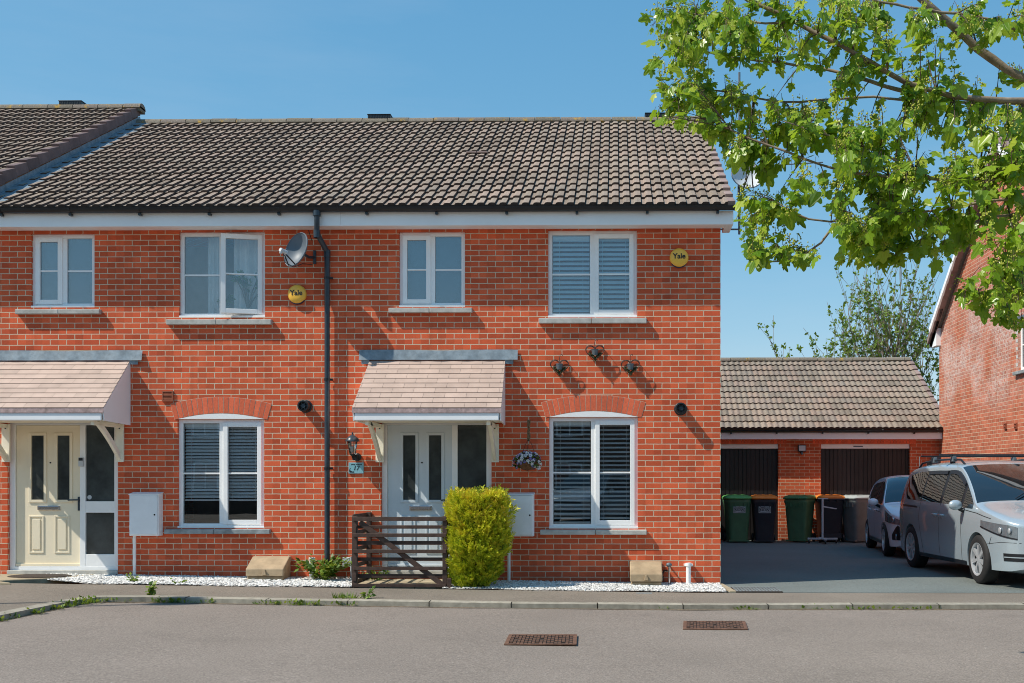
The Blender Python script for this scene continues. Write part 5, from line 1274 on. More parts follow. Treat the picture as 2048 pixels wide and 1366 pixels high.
def mirror(parent, c, mat, sx, sz=(.10, .055, .072)):
    m = MB(); m.ball(c, sz, seg=16, rings=10); m.tube([Vector(c) + Vector((-sx * .05, .0, -.05)), Vector(c) + Vector((-sx * .17, .03, -.10))], [.028, .034], 8, m=1)
    m.build('wing_mirror', [mat, m_black], parent, smooth=True, local=True)
def handle(parent, car, u, z, mat):
    for sx in (-1, 1):
        q = car.side(u, z, .0); m = MB(); m.tube([(sx * (q.x + .002), u - .10, z + .012), (sx * (q.x + .028), u - .075, z + .012), (sx * (q.x + .030), u + .05, z + .012), (sx * (q.x + .004), u + .085, z + .01)], [.013, .016, .016, .012], 8)
        m.ball((sx * (q.x - .012), u + .0, z - .022), (.02, .045, .032), seg=10, rings=6); m.build('door_handle', mat, parent, smooth=True, local=True)
q = NT('car_glass'); q.b.inputs['Base Color'].default_value = (.012, .016, .018, 1); q.b.inputs['Roughness'].default_value = .02; q.b.inputs['Specular IOR Level'].default_value = .9; q.b.inputs['Coat Weight'].default_value = .6; q.b.inputs['Coat Roughness'].default_value = .01
m_cglass = q.mat
q = NT('lamp_lens'); q.b.inputs['Base Color'].default_value = (.30, .34, .37, 1); q.b.inputs['Roughness'].default_value = .12; q.b.inputs['Metallic'].default_value = .55; q.b.inputs['Coat Weight'].default_value = 1
k_ = q.maprange(q.noise(16, 3), .35, .65, .85, 1.1); cb = q.n('CombineColor'); [q.l(k_, cb.inputs[i]) for i in range(3)]; q.l(q.mix(1, (.27, .32, .36), cb.outputs[0], 'MULTIPLY'), q.b.inputs['Base Color']); m_lens = q.mat
m_red = M('tail_lamp_red', (.35, .012, .012), .15, var=.1, coat=.8)
m_alloy = M('alloy_wheel', (.58, .60, .62), .3, .45, var=.06)
m_silver = paint_mat('silver_paint', (.45, .53, .58), .35, .26); m_bluegrey = paint_mat('grey_silver_paint', (.80, .87, .95), .05, .26)
m_wiper = m_black
# --- the people carrier
S_ = Car(4.70, 1.90,
  top=[(0, .84), (.04, .875), (.15, .92), (.45, 1.0), (.85, 1.075), (1.03, 1.12), (1.25, 1.265), (1.55, 1.44), (1.85, 1.585), (2.05, 1.655), (2.4, 1.70), (2.9, 1.715), (3.6, 1.70), (4.2, 1.655), (4.40, 1.62), (4.5, 1.50), (4.58, 1.28), (4.64, 1.08), (4.70, .92)],
  bot=[(0, .25), (.2, .20), (.7, .19), (4.3, .20), (4.7, .30)],
  plan=[(0, .54), (.03, .64), (.08, .73), (.16, .805), (.3, .872), (.5, .915), (.8, .945), (1.4, .95), (3.5, .95), (4.1, .925), (4.4, .89), (4.58, .85), (4.66, .79), (4.70, .68)],
  sect=[(.15, .945), (.30, .972), (.50, .99), (.70, 1.0), (.85, .998), (.98, .982), (1.06, .962), (1.60, .775), (1.75, .72)],
  rh=[(0, .08), (.3, .09), (.95, .07), (1.3, .06), (2.0, .08), (2.6, .13), (4.2, .14), (4.45, .16), (4.6, .2), (4.7, .2)], p=2.7, wheels=[.92, 3.72], wr=.335, track=.80)
t = thing('parked_car', 'silver people carrier with roof bars parked nose out nearest the road', 'car', (0, 0, 0))
S_.body(t, m_silver)
def wl(u): return 1.045 + .02 * (u - 1.2)
def wu(u): return min(S_.zs(u) - .025, 1.585) if u < 3.9 else min(S_.zs(u) - .03, 1.585 - .25 * (u - 3.9))
S_.patch('side_window', m_cglass, t, lambda u: 1.02 + .03 * (u - 1.2), lambda u: max(1.025 + .03 * (u - 1.2), S_.zs(u) - .03), 1.13, 1.50, .006, 8, 4)
S_.patch('side_window', m_cglass, t, wl, wu, 1.60, 2.36, .006)
S_.patch('side_window', m_cglass, t, wl, wu, 2.46, 3.28, .006)
S_.patch('side_window', m_cglass, t, lambda u: wl(u) + max(0, u - 4.05) * .5, wu, 3.33, 4.30, .006)
S_.patch('door_pillar', m_black, t, wl, wu, 2.365, 2.455, .005, 2); S_.patch('door_pillar', m_black, t, wl, wu, 3.282, 3.328, .005, 2); S_.patch('door_pillar', m_black, t, lambda u: 1.03, lambda u: S_.zs(u) - .028, 1.505, 1.595, .004, 3)
for a, b in ((1.60, 2.36), (2.46, 3.28)): S_.patch('wind_deflector', m_black, t, lambda u: wu(u) - .055, wu, a, b, .022, 10, 2)
S_.screen('windscreen', m_cglass, t, 1.06, 1.99, .30)
for x in (-.35, .30):
    m = MB(); m.tube([(x, 1.05, 1.16), (x + .30, 1.22, 1.30), (x + .55, 1.28, 1.335)], .009, 6); m.build('wiper', m_black, t, local=True)
for pts in ([(1.52, .24), (1.50, .60), (1.53, 1.03)], [(2.41, .24), (2.41, 1.07)], [(3.30, 1.07), (3.30, .80), (3.22, .55), (3.14, .25)], [(.52, .90), (.95, .96), (1.5, 1.0)], [(.56, .56), (.50, .66)]): S_.line(t, pts)
S_.line(t, [(1.35, .25), (3.35, .245)], .06, m_black, 'sill_trim', .004)
S_.line(t, [(3.42, .985), (4.28, 1.0)], .028, m_black, 'door_rail', .003)
for u in (2.28, 2.55): handle(t, S_, u, .88, m_silver)
for sx in (-1, 1): mirror(t, (sx * 1.055, 1.42, 1.06), m_silver, sx)
S_.patch('headlight', m_lens, t, lambda u: .640 + .20 * u, lambda u: min(S_.zs(u) - .012, .815 + .075 * u), .085, .78, .008, 14, 4)
S_.patch('headlight_edge', m_black, t, lambda u: .622 + .20 * u, lambda u: .639 + .20 * u, .085, .79, .009, 14, 1)
for sx in (-1, 1):
    for u, r in ((.16, .040), (.30, .044)):
        q = S_.side(u, .745, .012); m = MB(); m.ball((sx * q.x, u, .752), (.014, r, r), seg=14, rings=8); m.build('headlamp_bowl', m_alloy, t, smooth=True, local=True)
S_.patch('bumper_slot', m_black, t, .36, .46, .002, .26, .006, 12, 2); S_.patch('bumper_slat', m_silver, t, .405, .418, .004, .24, .014, 12, 1)
S_.line(t, [(.62, .56), (.30, .60), (.02, .60)], .006)
m = MB(); m.box(-.53, .53, -.007, .02, .34, .46); m.build('lower_grille', m_black, t, local=True)
m = MB(); m.box(-.50, .50, -.008, .02, .665, .745); m.build('upper_grille', m_black, t, local=True)
m = MB(); m.box(-.26, .26, -.016, -.009, .50, .61); m.build('number_plate', m_dishwhite, t, local=True)
S_.patch('tail_light', m_red, t, lambda u: .98, lambda u: 1.17, 4.38, 4.66, .006, 8, 3)
for sx in (-1, 1):
    m = MB(); pts = []
    for i in range(13): u = 2.15 + 2.05 * i / 12; q = S_.arc(u, .62); pts.append((sx * q.x, u, q.z + (.055 if 0 < i < 12 else -.005) - .0))
    m.tube(pts, [.016] * 13, 8)
    for i in (3, 9): q = pts[i]; m.box(q[0] - .02, q[0] + .02, q[1] - .06, q[1] + .06, q[2] - .07, q[2])
    m.build('roof_rail', m_black, t, smooth=True, local=True)
for u in (2.62, 3.45):
    z = S_.arc(u, .62).z + .125; m = MB(); m.box(-.86, .86, u - .03, u + .03, z - .012, z + .012); rb = m.build('roof_bar', m_black, t, bevel=.008, local=True)
    for sx in (-1, 1): x = sx * S_.arc(u, .62).x; m = MB(); m.prism([(x - .04, u - .05, z - .10), (x + .04, u - .05, z - .10), (x + .025, u - .04, z - .013), (x - .025, u - .04, z - .013)], (0, .1, 0)); m.build('bar_foot', m_galv, rb, bevel=.006, local=True)
for u in S_.wheels:
    for sx in (-1, 1): wheel(t, sx * .835, u, .335, .215, sx, 7, m_alloy)
def place_car(t, car, fl, rl):
    # fl, rl: ground points of the outer faces of the left-in-picture (local -x) front and rear wheels
    f = Vector((fl[0], fl[1])); r = Vector((rl[0], rl[1])); d = (r - f).normalized(); ang = atan2(d.y, d.x) - pi / 2
    Rm = Matrix.Rotation(ang, 2); loc = f - Rm @ Vector((-car.track - .14, car.wheels[0])); t.location = (loc.x, loc.y, .004); t.rotation_euler = (0, 0, ang)
place_car(t, S_, (4.93, .18), (4.78, 2.98)); carrier = t
# --- the small hatchback
Y_ = Car(3.92, 1.70,
  top=[(0, .72), (.04, .765), (.15, .82), (.4, .90), (.75, .97), (.90, 1.0), (1.10, 1.13), (1.4, 1.305), (1.65, 1.42), (1.85, 1.475), (2.2, 1.508), (2.7, 1.50), (3.2, 1.455), (3.45, 1.41), (3.62, 1.22), (3.75, 1.04), (3.85, .92), (3.92, .80)],
  bot=[(0, .24), (.2, .18), (.7, .17), (3.4, .18), (3.92, .30)],
  plan=[(0, .46), (.03, .56), (.08, .65), (.16, .72), (.3, .78), (.5, .815), (.8, .84), (1.4, .85), (2.9, .85), (3.4, .825), (3.7, .78), (3.85, .71), (3.92, .60)],
  sect=[(.15, .94), (.30, .972), (.50, .99), (.70, 1.0), (.85, .99), (.95, .972), (1.40, .76), (1.52, .70)],
  rh=[(0, .08), (.3, .09), (.85, .07), (1.2, .06), (1.8, .08), (2.4, .12), (3.3, .13), (3.6, .16), (3.92, .2)], p=2.7, wheels=[.80, 3.31], wr=.30, track=.71)
t = thing('parked_car', 'small grey-silver hatchback parked behind the people carrier by the bins', 'car', (0, 0, 0))
Y_.body(t, m_bluegrey)
def yl(u): return .945 + .045 * (u - 1.1)
def yu(u): return max(yl(u) + .01, min(Y_.zs(u) - .025, 1.40))
Y_.patch('side_window', m_cglass, t, yl, yu, 1.12, 2.02, .006); Y_.patch('side_window', m_cglass, t, yl, yu, 2.10, 2.80, .006); Y_.patch('side_window', m_cglass, t, lambda u: yl(u) + max(0, u - 2.9) * .35, yu, 2.84, 3.30, .006); Y_.patch('door_pillar', m_black, t, yl, yu, 2.025, 2.095, .005, 2)
Y_.screen('windscreen', m_cglass, t, .93, 1.80, .32)
for pts in ([(1.10, .24), (1.08, .6), (1.12, .93)], [(2.06, .22), (2.06, .96)], [(2.84, 1.0), (2.86, .75), (2.72, .5)], [(1.1, .80), (2.2, .83), (3.2, .87)]): Y_.line(t, pts)
Y_.line(t, [(1.2, .24), (2.9, .24)], .07, m_black, 'sill_trim', .004)
Y_.patch('headlight', m_lens, t, lambda u: .60 + .09 * u, lambda u: min(Y_.zs(u) - .012, .70 + .26 * u), .07, .62, .008, 12, 4)
for sx in (-1, 1): q = Y_.side(.2, .68, .010); m = MB(); m.ball((sx * q.x, .2, .69), (.02, .05, .05), seg=14, rings=8); m.build('headlamp_bowl', m_chrome, t, smooth=True, local=True)
Y_.patch('fog_lamp_surround', m_black, t, lambda u: .33 + .0 * u, lambda u: .60 - 1.15 * abs(u - .11), .03, .27, .006, 10, 4)
for sx in (-1, 1): q = Y_.side(.14, .40, .012); m = MB(); m.ball((sx * q.x, .14, .39), (.02, .05, .055), seg=14, rings=8); m.build('fog_lamp', m_lens, t, smooth=True, local=True)
m = MB(); m.box(-.45, .45, -.007, .02, .28, .50); m.build('lower_grille', m_black, t, local=True)
m = MB(); m.box(-.26, .26, -.016, -.009, .50, .61); m.build('number_plate', m_dishwhite, t, local=True)
Y_.patch('tail_light', m_red, t, .86, 1.06, 3.62, 3.86, .006, 8, 3)
for u in (1.86, 2.66): handle(t, Y_, u, .82, m_bluegrey)
for sx in (-1, 1): mirror(t, (sx * .965, 1.28, .99), m_bluegrey, sx, (.10, .065, .07))
m = MB(); m.tube([(.18, 2.95, 1.475), (.19, 3.06, 1.88)], .008, 6); m.build('roof_aerial', m_galv, t, local=True)
for u in Y_.wheels:
    for sx in (-1, 1): wheel(t, sx * .745, u, .30, .19, sx, 5, m_alloy)
place_car(t, Y_, (4.96, 5.55), (5.22, 8.03))
# ------------------------------------------------------------------ houses across the road (they show in the window glass)
oh = thing('terraced_house', 'row of brick houses across the road, mirrored in the window glass', 'house', (0, -33, 0))
m = MB(); m.box(-34, 34, -41, -33, -.2, 4.9); m.build('wall', M('dull_brick', (.16, .10, .075), .9, var=.25, scale=4), oh)
m = MB(); m.prism([(-34.3, -32.6, 4.9), (-34.3, -37, 7.7), (-34.3, -41.4, 4.9)], (68.6, 0, 0), t=.5); m.build('roof', m_tile, oh)
for k in range(16):
    x = -30 + k * 4
    for z in (.9, 3.3):
        m = MB(); rect_frame(m, x - .6, x + .6, z, z + 1.25, .07, -32.999, -32.95); m.box(x - .03, x + .03, -32.99, -32.95, z + .07, z + 1.18); wo = m.build('window', m_upvc, oh)
        m = MB(); m.box(x - .53, x + .53, -32.998, -32.98, z + .07, z + 1.18); m.build('pane', m_cglass, wo)

oc = copy_tree(carrier); oc.location = (-1.6, -21.5, -.05); oc.rotation_euler = (0, 0, pi + .35); oc['label'] = 'silver people carrier across the road, mirrored in the right arched window'
# ------------------------------------------------------------------ leaves
MAPLE = [(0, 0), (.16, -.08), (.38, -.06), (.48, .07), (.36, .20), (.52, .30), (.62, .46), (.54, .56), (.34, .52), (.26, .58), (.22, .78), (.10, .94), (0, 1.0)]
def maple_leaf(mb, c, tip, nrm, s, t, fold=.18):
    tip = tip.normalized(); xax = tip.cross(nrm)
    if xax.length < 1e-4: xax = tip.orthogonal()
    xax.normalize(); nrm = xax.cross(tip).normalized()
    cur = U(.1, .35); kx = U(.85, 1.1)
    def P_(x, y): return c + (xax * x * kx + tip * y - nrm * (abs(x) * fold + cur * y * y - .0)) * s
    vs = [P_(x, y) for x, y in MAPLE] + [P_(-x, y) for x, y in MAPLE[1:-1]]
    n = len(MAPLE); mb.add(vs, [tuple(range(n)), (0, n - 1) + tuple(range(2 * n - 3, n - 1, -1))], t=t)
def simple_leaf(mb, c, tip, nrm, s, t, w_=.3):
    tip = tip.normalized(); xax = tip.cross(nrm)
    if xax.length < 1e-4: xax = tip.orthogonal()
    xax.normalize(); n2 = xax.cross(tip)
    mb.add([c, c + (xax * w_ + tip * .4 - n2 * .06) * s, c + (tip - n2 * .15) * s, c + (xax * -w_ + tip * .4 - n2 * .06) * s], [(0, 1, 2), (0, 2, 3)], t=t)
def rv(a=1.0): return Vector((U(-a, a), U(-a, a), U(-a, a)))
MAPLE_M = leaf_mat('maple_leaf', [(.045, .13, .012), (.14, .30, .020), (.30, .48, .03), (.56, .66, .07)], .55, .30)
BLOSSOM = leaf_mat('maple_blossom', [(.34, .40, .04), (.60, .58, .08)], .25, .6)
m_bark = M('maple_bark', (.27, .205, .14), .85, var=.35, scale=14, bump=.5, bscale=60, grime=.25)
m_twig = M('twig_bark', (.095, .058, .038), .8, var=.3, scale=20)

# ------------------------------------------------------------------ the maple at the right, close to the camera
YT = -7.4
tr = thing('maple_tree', 'large maple in fresh leaf reaching into the view from the right', 'tree', (5.6, YT + .3, -.05))
random.seed(21)
LIMBS = [   # picture survey of the limbs, from the trunk side outwards: points (x, y, depth), radii
 ([(2560, 150, YT + .5), (2250, 205, YT + .2), (2048, 201, YT), (1908, 196, YT), (1807, 167, YT - .05), (1740, 124, YT - .1), (1673, 87, YT - .12), (1598, 43, YT - .1), (1531, 17, YT - .05), (1470, -15, YT)], .050, .014),
 ([(2560, 150, YT + .5), (2250, 250, YT + .5), (2048, 161, YT + .5), (2008, 134, YT + .5), (1958, 100, YT + .5), (1901, 50, YT + .45), (1854, 7, YT + .4), (1800, -40, YT + .4)], .055, .030),
 ([(1820, 184, YT - .02), (1740, 164, YT + .15), (1651, 137, YT + .25), (1598, 130, YT + .3), (1548, 120, YT + .35), (1450, 118, YT + .4), (1370, 90, YT + .4)], .020, .006),
 ([(2300, 210, YT + .3), (1900, 205, YT + .45), (1717, 191, YT + .5), (1680, 196, YT + .5), (1598, 206, YT + .5), (1541, 204, YT + .5), (1481, 189, YT + .5), (1424, 174, YT + .45), (1360, 190, YT + .45)], .020, .006),
 ([(2560, 260, YT + .5), (2250, 340, YT + .1), (2048, 358, YT - .2), (1862, 358, YT - .3), (1740, 354, YT - .3), (1640, 330, YT - .3), (1540, 290, YT - .25), (1460, 260, YT - .2)], .032, .007),
 ([(2560, 260, YT + .5), (2250, 380, YT - .2), (2048, 396, YT - .5), (1980, 397, YT - .5), (1900, 420, YT - .5), (1790, 425, YT - .45), (1707, 440, YT - .35), (1665, 452, YT - .3), (1604, 447, YT - .3), (1552, 405, YT - .3)], .026, .006),
 ([(1667, 452, YT - .3), (1646, 499, YT - .3), (1618, 520, YT - .3), (1570, 528, YT - .28), (1520, 525, YT - .25)], .010, .004),
 ([(2250, 380, YT - .2), (2048, 425, YT + .1), (1960, 438, YT + .1), (1876, 471, YT + .1), (1830, 505, YT + .1), (1770, 515, YT + .1)], .018, .005),
 ([(2250, 420, YT - .4), (2100, 470, YT - .6), (2030, 500, YT - .6), (1990, 560, YT - .6), (1960, 600, YT - .6), (1925, 600, YT - .6)], .016, .004),
 ([(2250, 250, YT + .5), (2100, 90, YT + .4), (1980, 35, YT + .3), (1850, 20, YT + .3), (1700, -10, YT + .3)], .02, .008),
 ([(1598, 43, YT - .1), (1500, 50, YT - .05), (1420, 35, YT), (1360, 20, YT)], .010, .004),
 ([(1862, 358, YT - .3), (1760, 300, YT - .4), (1650, 270, YT - .4), (1560, 240, YT - .35)], .012, .004)]
wood = MB(); nodes = []
base = Vector((5.6, YT + .3, -.06))
fork = at(2560, 200, YT + .5)
wood.tube([base, base + Vector((.0, 0, .25)), base + Vector((-.05, 0, 1.4)), Vector((base.x - .1, base.y, 2.6)), Vector((base.x - .05, base.y + .1, 4.2)), Vector((base.x, base.y, 6.2))], [.26, .19, .165, .15, .11, .05], 14)
for pts, r0, r1 in LIMBS:
    P3 = [at(*q) for q in pts]
    if pts[0][0] == 2560: P3 = [Vector((base.x - .1, base.y, P3[0].z - .9))] + P3
    fine = []
    for a, b in zip(P3[:-1], P3[1:]):
        k = max(1, int((b - a).length / .10)); fine += [a.lerp(b, i / k) for i in range(k)]
    fine.append(P3[-1]); n = len(fine)
    for _ in range(3): fine = [fine[0]] + [(fine[i-1] + fine[i] * 2 + fine[i+1]) / 4 for i in range(1, n - 1)] + [fine[-1]]
    fine = [p + rv(.006) for p in fine]; rad = [r0 + (r1 - r0) * (i / (n - 1)) ** .7 for i in range(n)]
    rad = [r * U(.80, .97) for r in rad]
    wood.tube(fine, rad, 9); nodes += list(zip(fine, rad))
wood.build('trunk', m_bark, tr, smooth=True, sharp=60)
CL = [  # leaf masses: cx, cy, rx, ry, twigs, depth
 (1345, 40, 55, 60, 26, .1), (1420, 30, 80, 55, 30, 0), (1345, 135, 50, 65, 28, .2), (1420, 130, 80, 70, 32, .2), (1365, 225, 60, 45, 26, .3), (1450, 225, 90, 55, 34, .2),
 (1520, 40, 90, 55, 30, -.1), (1560, 120, 90, 50, 22, .1), (1660, 30, 110, 45, 34, -.1), (1780, 60, 100, 70, 36, .1), (1900, 60, 90, 60, 30, .3), (2010, 40, 80, 60, 30, .3),
 (2025, 310, 45, 70, 40, -.2), (1700, 170, 80, 40, 12, .1), (1880, 150, 90, 50, 20, .2), (2020, 130, 60, 50, 14, .4),
 (1480, 290, 60, 40, 22, .1), (1560, 260, 90, 50, 30, -.1), (1650, 270, 100, 55, 36, -.2), (1770, 270, 100, 60, 34, -.2), (1890, 280, 100, 60, 34, -.1), (2010, 280, 70, 60, 26, -.1),
 (1520, 350, 60, 40, 14, -.2), (1700, 360, 110, 55, 48, -.3), (1810, 360, 100, 55, 40, -.3), (1920, 370, 90, 50, 30, -.3), (2020, 390, 60, 50, 20, -.3),
 (1740, 440, 80, 50, 46, -.3), (1830, 440, 90, 50, 40, -.2), (1760, 510, 75, 35, 26, 0), (1850, 515, 65, 35, 22, .1), (1930, 480, 60, 40, 16, -.2), (1700, 500, 40, 40, 14, -.2),
 (1505, 480, 40, 50, 22, -.3), (1560, 520, 75, 26, 26, -.25), (1500, 410, 40, 30, 12, -.3), (1560, 430, 50, 30, 12, -.3),
 (2000, 470, 60, 45, 24, -.5), (2010, 560, 55, 50, 26, -.6), (1990, 620, 50, 40, 18, -.6), (2025, 655, 35, 28, 12, -.6), (1940, 598, 22, 16, 6, -.6), (1470, 340, 30, 30, 8, .1)]
leaves = MB(); twigs = MB(); bloss = MB()
def put_leaf(c, out, big=1.0):
    s = (U(.035, .078) if R() < .80 else U(.08, .118)) * big
    tip = out * .5 + rv(.7) + Vector((0, 0, -.75)); nrm = Vector((-.25, -.35, .75)) + rv(.75)
    t_ = min(1, max(0, random.gauss(.60, .22)))
    pet = c + tip.normalized() * U(.02, .05)
    maple_leaf(leaves, pet, tip, nrm, s, t_)
    twigs.tube([c, pet], [.0016, .0012], 3, caps=False)
def blossom(c):
    for k in range(random.randint(10, 20)):
        q = c + rv(.035) + Vector((0, 0, U(-.03, .03))); r = U(.0035, .0075); bloss.ball(q, r, t=R(), seg=4, rings=3)
    twigs.tube([c + Vector((0, 0, .04)), c - Vector((0, 0, .02))], .0015, 3, caps=False)
for cx_, cy_, rx, ry, nt_, dy in CL:
    for k in range(int(nt_ * .52 + .5)):
        a = U(0, 2 * pi); rr = sqrt(R()); x, y = cx_ + rx * rr * cos(a), cy_ - (22 if cy_ > 250 else 6) + ry * .92 * rr * sin(a)
        e = at(x, y, YT + dy + U(-.5, .5))
        best = min(nodes, key=lambda n: (n[0] - e).length * (1.0 if n[0].x > e.x - .05 else 1.7) + (0 if n[1] < .03 else .08))
        b0 = best[0]; d = e - b0; L = d.length
        mid = b0 + d * .5 + Vector((0, 0, .10 * L)) + rv(.10 * L); N = 7
        path = [b0 * (1 - f) ** 2 + mid * 2 * f * (1 - f) + e * f * f for f in [i / N for i in range(N + 1)]]
        r0 = min(.0075, .003 + .006 * L, best[1] * .6); twigs.tube(path, [r0 + (.0016 - r0) * i / N for i in range(N + 1)], 5, caps=False)
        span = min(L, .42)
        for j in range(random.randint(7, 10)):
            f = 1 - (span / max(L, .01)) * R() ** 1.3; f = max(.05, min(1, f)); p = b0 * (1 - f) ** 2 + mid * 2 * f * (1 - f) + e * f * f
            put_leaf(p + rv(.02), (d.normalized() if L > .01 else rv()), 1.0 if R() > .25 else .6)
        if R() < .62: blossom(e + rv(.03) + Vector((0, 0, .02)))
        if R() < .3: blossom(mid.lerp(e, .6) + rv(.05))
# crown beyond the frame, so the tree is whole from the side too
for k in range(260):
    a = U(0, 2 * pi); c = Vector((base.x + .3 + 2.1 * cos(a) * sqrt(R()), base.y + 1.6 * sin(a) * sqrt(R()), U(3.0, 6.8)))
    if c.x < 3.35: continue
    for j in range(9): put_leaf(c + rv(.28), rv(), 1.15)
    twigs.tube([Vector((base.x, base.y, min(c.z, 6))), c], [.02, .004], 5, caps=False)
leaves.build('crown', MAPLE_M, tr, norm=False); twigs.build('twigs', m_twig, tr, norm=False); bloss.build('blossom', BLOSSOM, tr, norm=False)

# ------------------------------------------------------------------ budding tree behind the garage
random.seed(5)
YB = 17.5; q0 = at(1742, 700, YB)
bt_ = thing('budding_tree', 'airy multi-stemmed tree just coming into leaf behind the garage roof', 'tree', (q0.x, YB, -.1))
wood = MB(); lv = MB()
BUD = leaf_mat('bud_leaf', [(.07, .14, .02), (.15, .26, .03), (.26, .36, .05)], .35, .5)
m_palebark = M('pale_bark', (.24, .19, .14), .85, var=.35, scale=9)
def grow(p, d, L, r, lvl):
    n = max(4, int(L / .25)); pts = [p]; dd = d.copy()
    for i in range(n):
        dd = (dd + rv(.10) + Vector((0, 0, .10 if lvl else .03))).normalized(); pts.append(pts[-1] + dd * L / n)
    wood.tube(pts, [max(.005, r * (1 - .8 * i / n)) for i in range(n + 1)], 5 if lvl else 8, caps=False)
    if lvl < 2:
        k = {0: 10, 1: 5}[lvl]
        for j in range(k):
            f = U(.30, .98); i = min(n - 1, int(f * n)); a = pts[i].lerp(pts[i+1], f * n - i)
            side = rv(); side = (side - dd * side.dot(dd)).normalized(); nd = (dd * U(.7, 1.1) + side * U(.45, .85) + Vector((0, 0, .35))).normalized()
            grow(a, nd, L * U(.34, .52), max(.006, r * .5 * (1 - .5 * f)), lvl + 1)
    if lvl >= 1:
        for j in range({1: 4, 2: 4}[lvl]):
            f = U(.45, 1.0); i = min(n - 1, int(f * n)); a = pts[i].lerp(pts[i+1], f * n - i)
            if a.z < 8.5 - U(0, 3.2) or R() < .25:
                for z in range(3): simple_leaf(lv, a + rv(.04), rv() + Vector((0, 0, .3)), rv() + Vector((0, 0, .6)), U(.07, .14), R(), .34)
for px_, top, r in ((1672, 680, .04), (1780, 655, .05), (1840, 660, .05), (1866, 660, .04), (1690, 720, .05), (1715, 640, .06), (1738, 585, .085), (1757, 600, .07), (1775, 620, .06), (1800, 590, .06), (1822, 630, .05), (1850, 690, .05), (1668, 715, .03), (1636, 735, .025)):
    e = at(px_, top + 26, YB); b = Vector((q0.x + (e.x - q0.x) * .55, YB + U(-.4, .4), 0)); d = (e + Vector((0, U(-.8, .8), 0)) - b); grow(b, d.normalized(), d.length * .92, r, 0)
wood.build('trunk', m_palebark, bt_, smooth=True, norm=False); lv.build('crown', BUD, bt_, norm=False)

# ------------------------------------------------------------------ golden conifer bush
random.seed(9)
YC = -.62; bx0, bx1 = at(896, 1080, YC - .2).x, at(1012, 1080, YC - .2).x; bxc, hw_ = (bx0 + bx1) / 2, (bx1 - bx0) / 2; bzt = at(950, 990, YC).z
cf = thing('conifer_bush', 'clipped golden yellow conifer bush standing beside the gate', 'bush', (bxc, YC, .02))
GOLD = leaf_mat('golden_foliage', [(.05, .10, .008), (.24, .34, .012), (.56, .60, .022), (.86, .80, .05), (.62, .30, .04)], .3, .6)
def bush_pt(a, z):      # surface of the clipped shape; z 0..1
    w_ = hw_ * (.60 + .45 * min(1, z / .45) ** .7) * (1 - .16 * max(0, z - .86) / .14) ; off = .07 * (1 - min(1, z / .5)) * -1
    e = .62; c_, s_ = cos(a), sin(a); bump = 1 + .05 * sin(a * 5 + z * 9) + .04 * sin(z * 17 + a * 3)
    return Vector((bxc + off + w_ * bump * math.copysign(abs(c_) ** e, c_), YC + .34 * bump * (.7 + .3 * min(1, z / .4)) * math.copysign(abs(s_) ** e, s_), .03 + z * (bzt - .06)))
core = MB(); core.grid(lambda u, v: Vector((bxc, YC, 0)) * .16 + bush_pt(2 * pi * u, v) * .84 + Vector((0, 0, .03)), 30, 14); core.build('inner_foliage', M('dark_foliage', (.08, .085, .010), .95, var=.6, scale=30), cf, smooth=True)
fol = MB()
def sprig(c, d, s, t):
    d = d.normalized(); x = d.cross(rv()).normalized(); n2 = x.cross(d)
    for k in range(7):
        f = k / 6; p = c + d * s * f * .8; an = (-1) ** k * U(.5, .9); dd = (d * cos(an) + x * sin(an)).normalized(); l_ = s * U(.30, .5) * (1 - .3 * f); wv = dd.cross(n2).normalized() * s * .07
        fol.add([p - wv, p + wv, p + dd * l_ + wv * .5 + n2 * l_ * U(-.2, .2), p + dd * l_ - wv * .5], [(0, 1, 2, 3)], t=min(1, max(0, t + U(-.08, .10))))
for i in range(4200):
    top = R() < .22
    if top: a = U(0, 2 * pi); k = sqrt(R()); sf = bush_pt(a, .97); c = Vector((bxc + (sf.x - bxc) * k, YC + (sf.y - YC) * k, sf.z + U(-.03, .05) + .03 * sin(sf.x * k * 40))); out = Vector((0, 0, 1))
    else:
        u_ = U(-1, 1); cc = math.copysign(abs(u_) ** 1.61, u_); a = atan2(-sqrt(1 - cc * cc), cc) if R() < .72 else U(0, 2 * pi); z = R() ** .85; sf = bush_pt(a, z); c0 = Vector((bxc, YC, sf.z)); out = (sf - c0).normalized(); c = c0 + (sf - c0) * U(.86, 1.02)
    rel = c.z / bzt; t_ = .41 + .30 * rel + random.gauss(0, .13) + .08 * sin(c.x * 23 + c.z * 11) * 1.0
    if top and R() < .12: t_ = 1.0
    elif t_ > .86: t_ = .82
    sprig(c, out * .8 + Vector((0, 0, .9)) + rv(.55), U(.055, .12) * (1.25 if R() < .12 else 1), t_)
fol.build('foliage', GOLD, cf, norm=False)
st = MB(); st.tube([(bxc - .05, YC, -.02), (bxc - .03, YC, .3)], [.035, .03], 8); st.build('trunk', m_bark, cf)

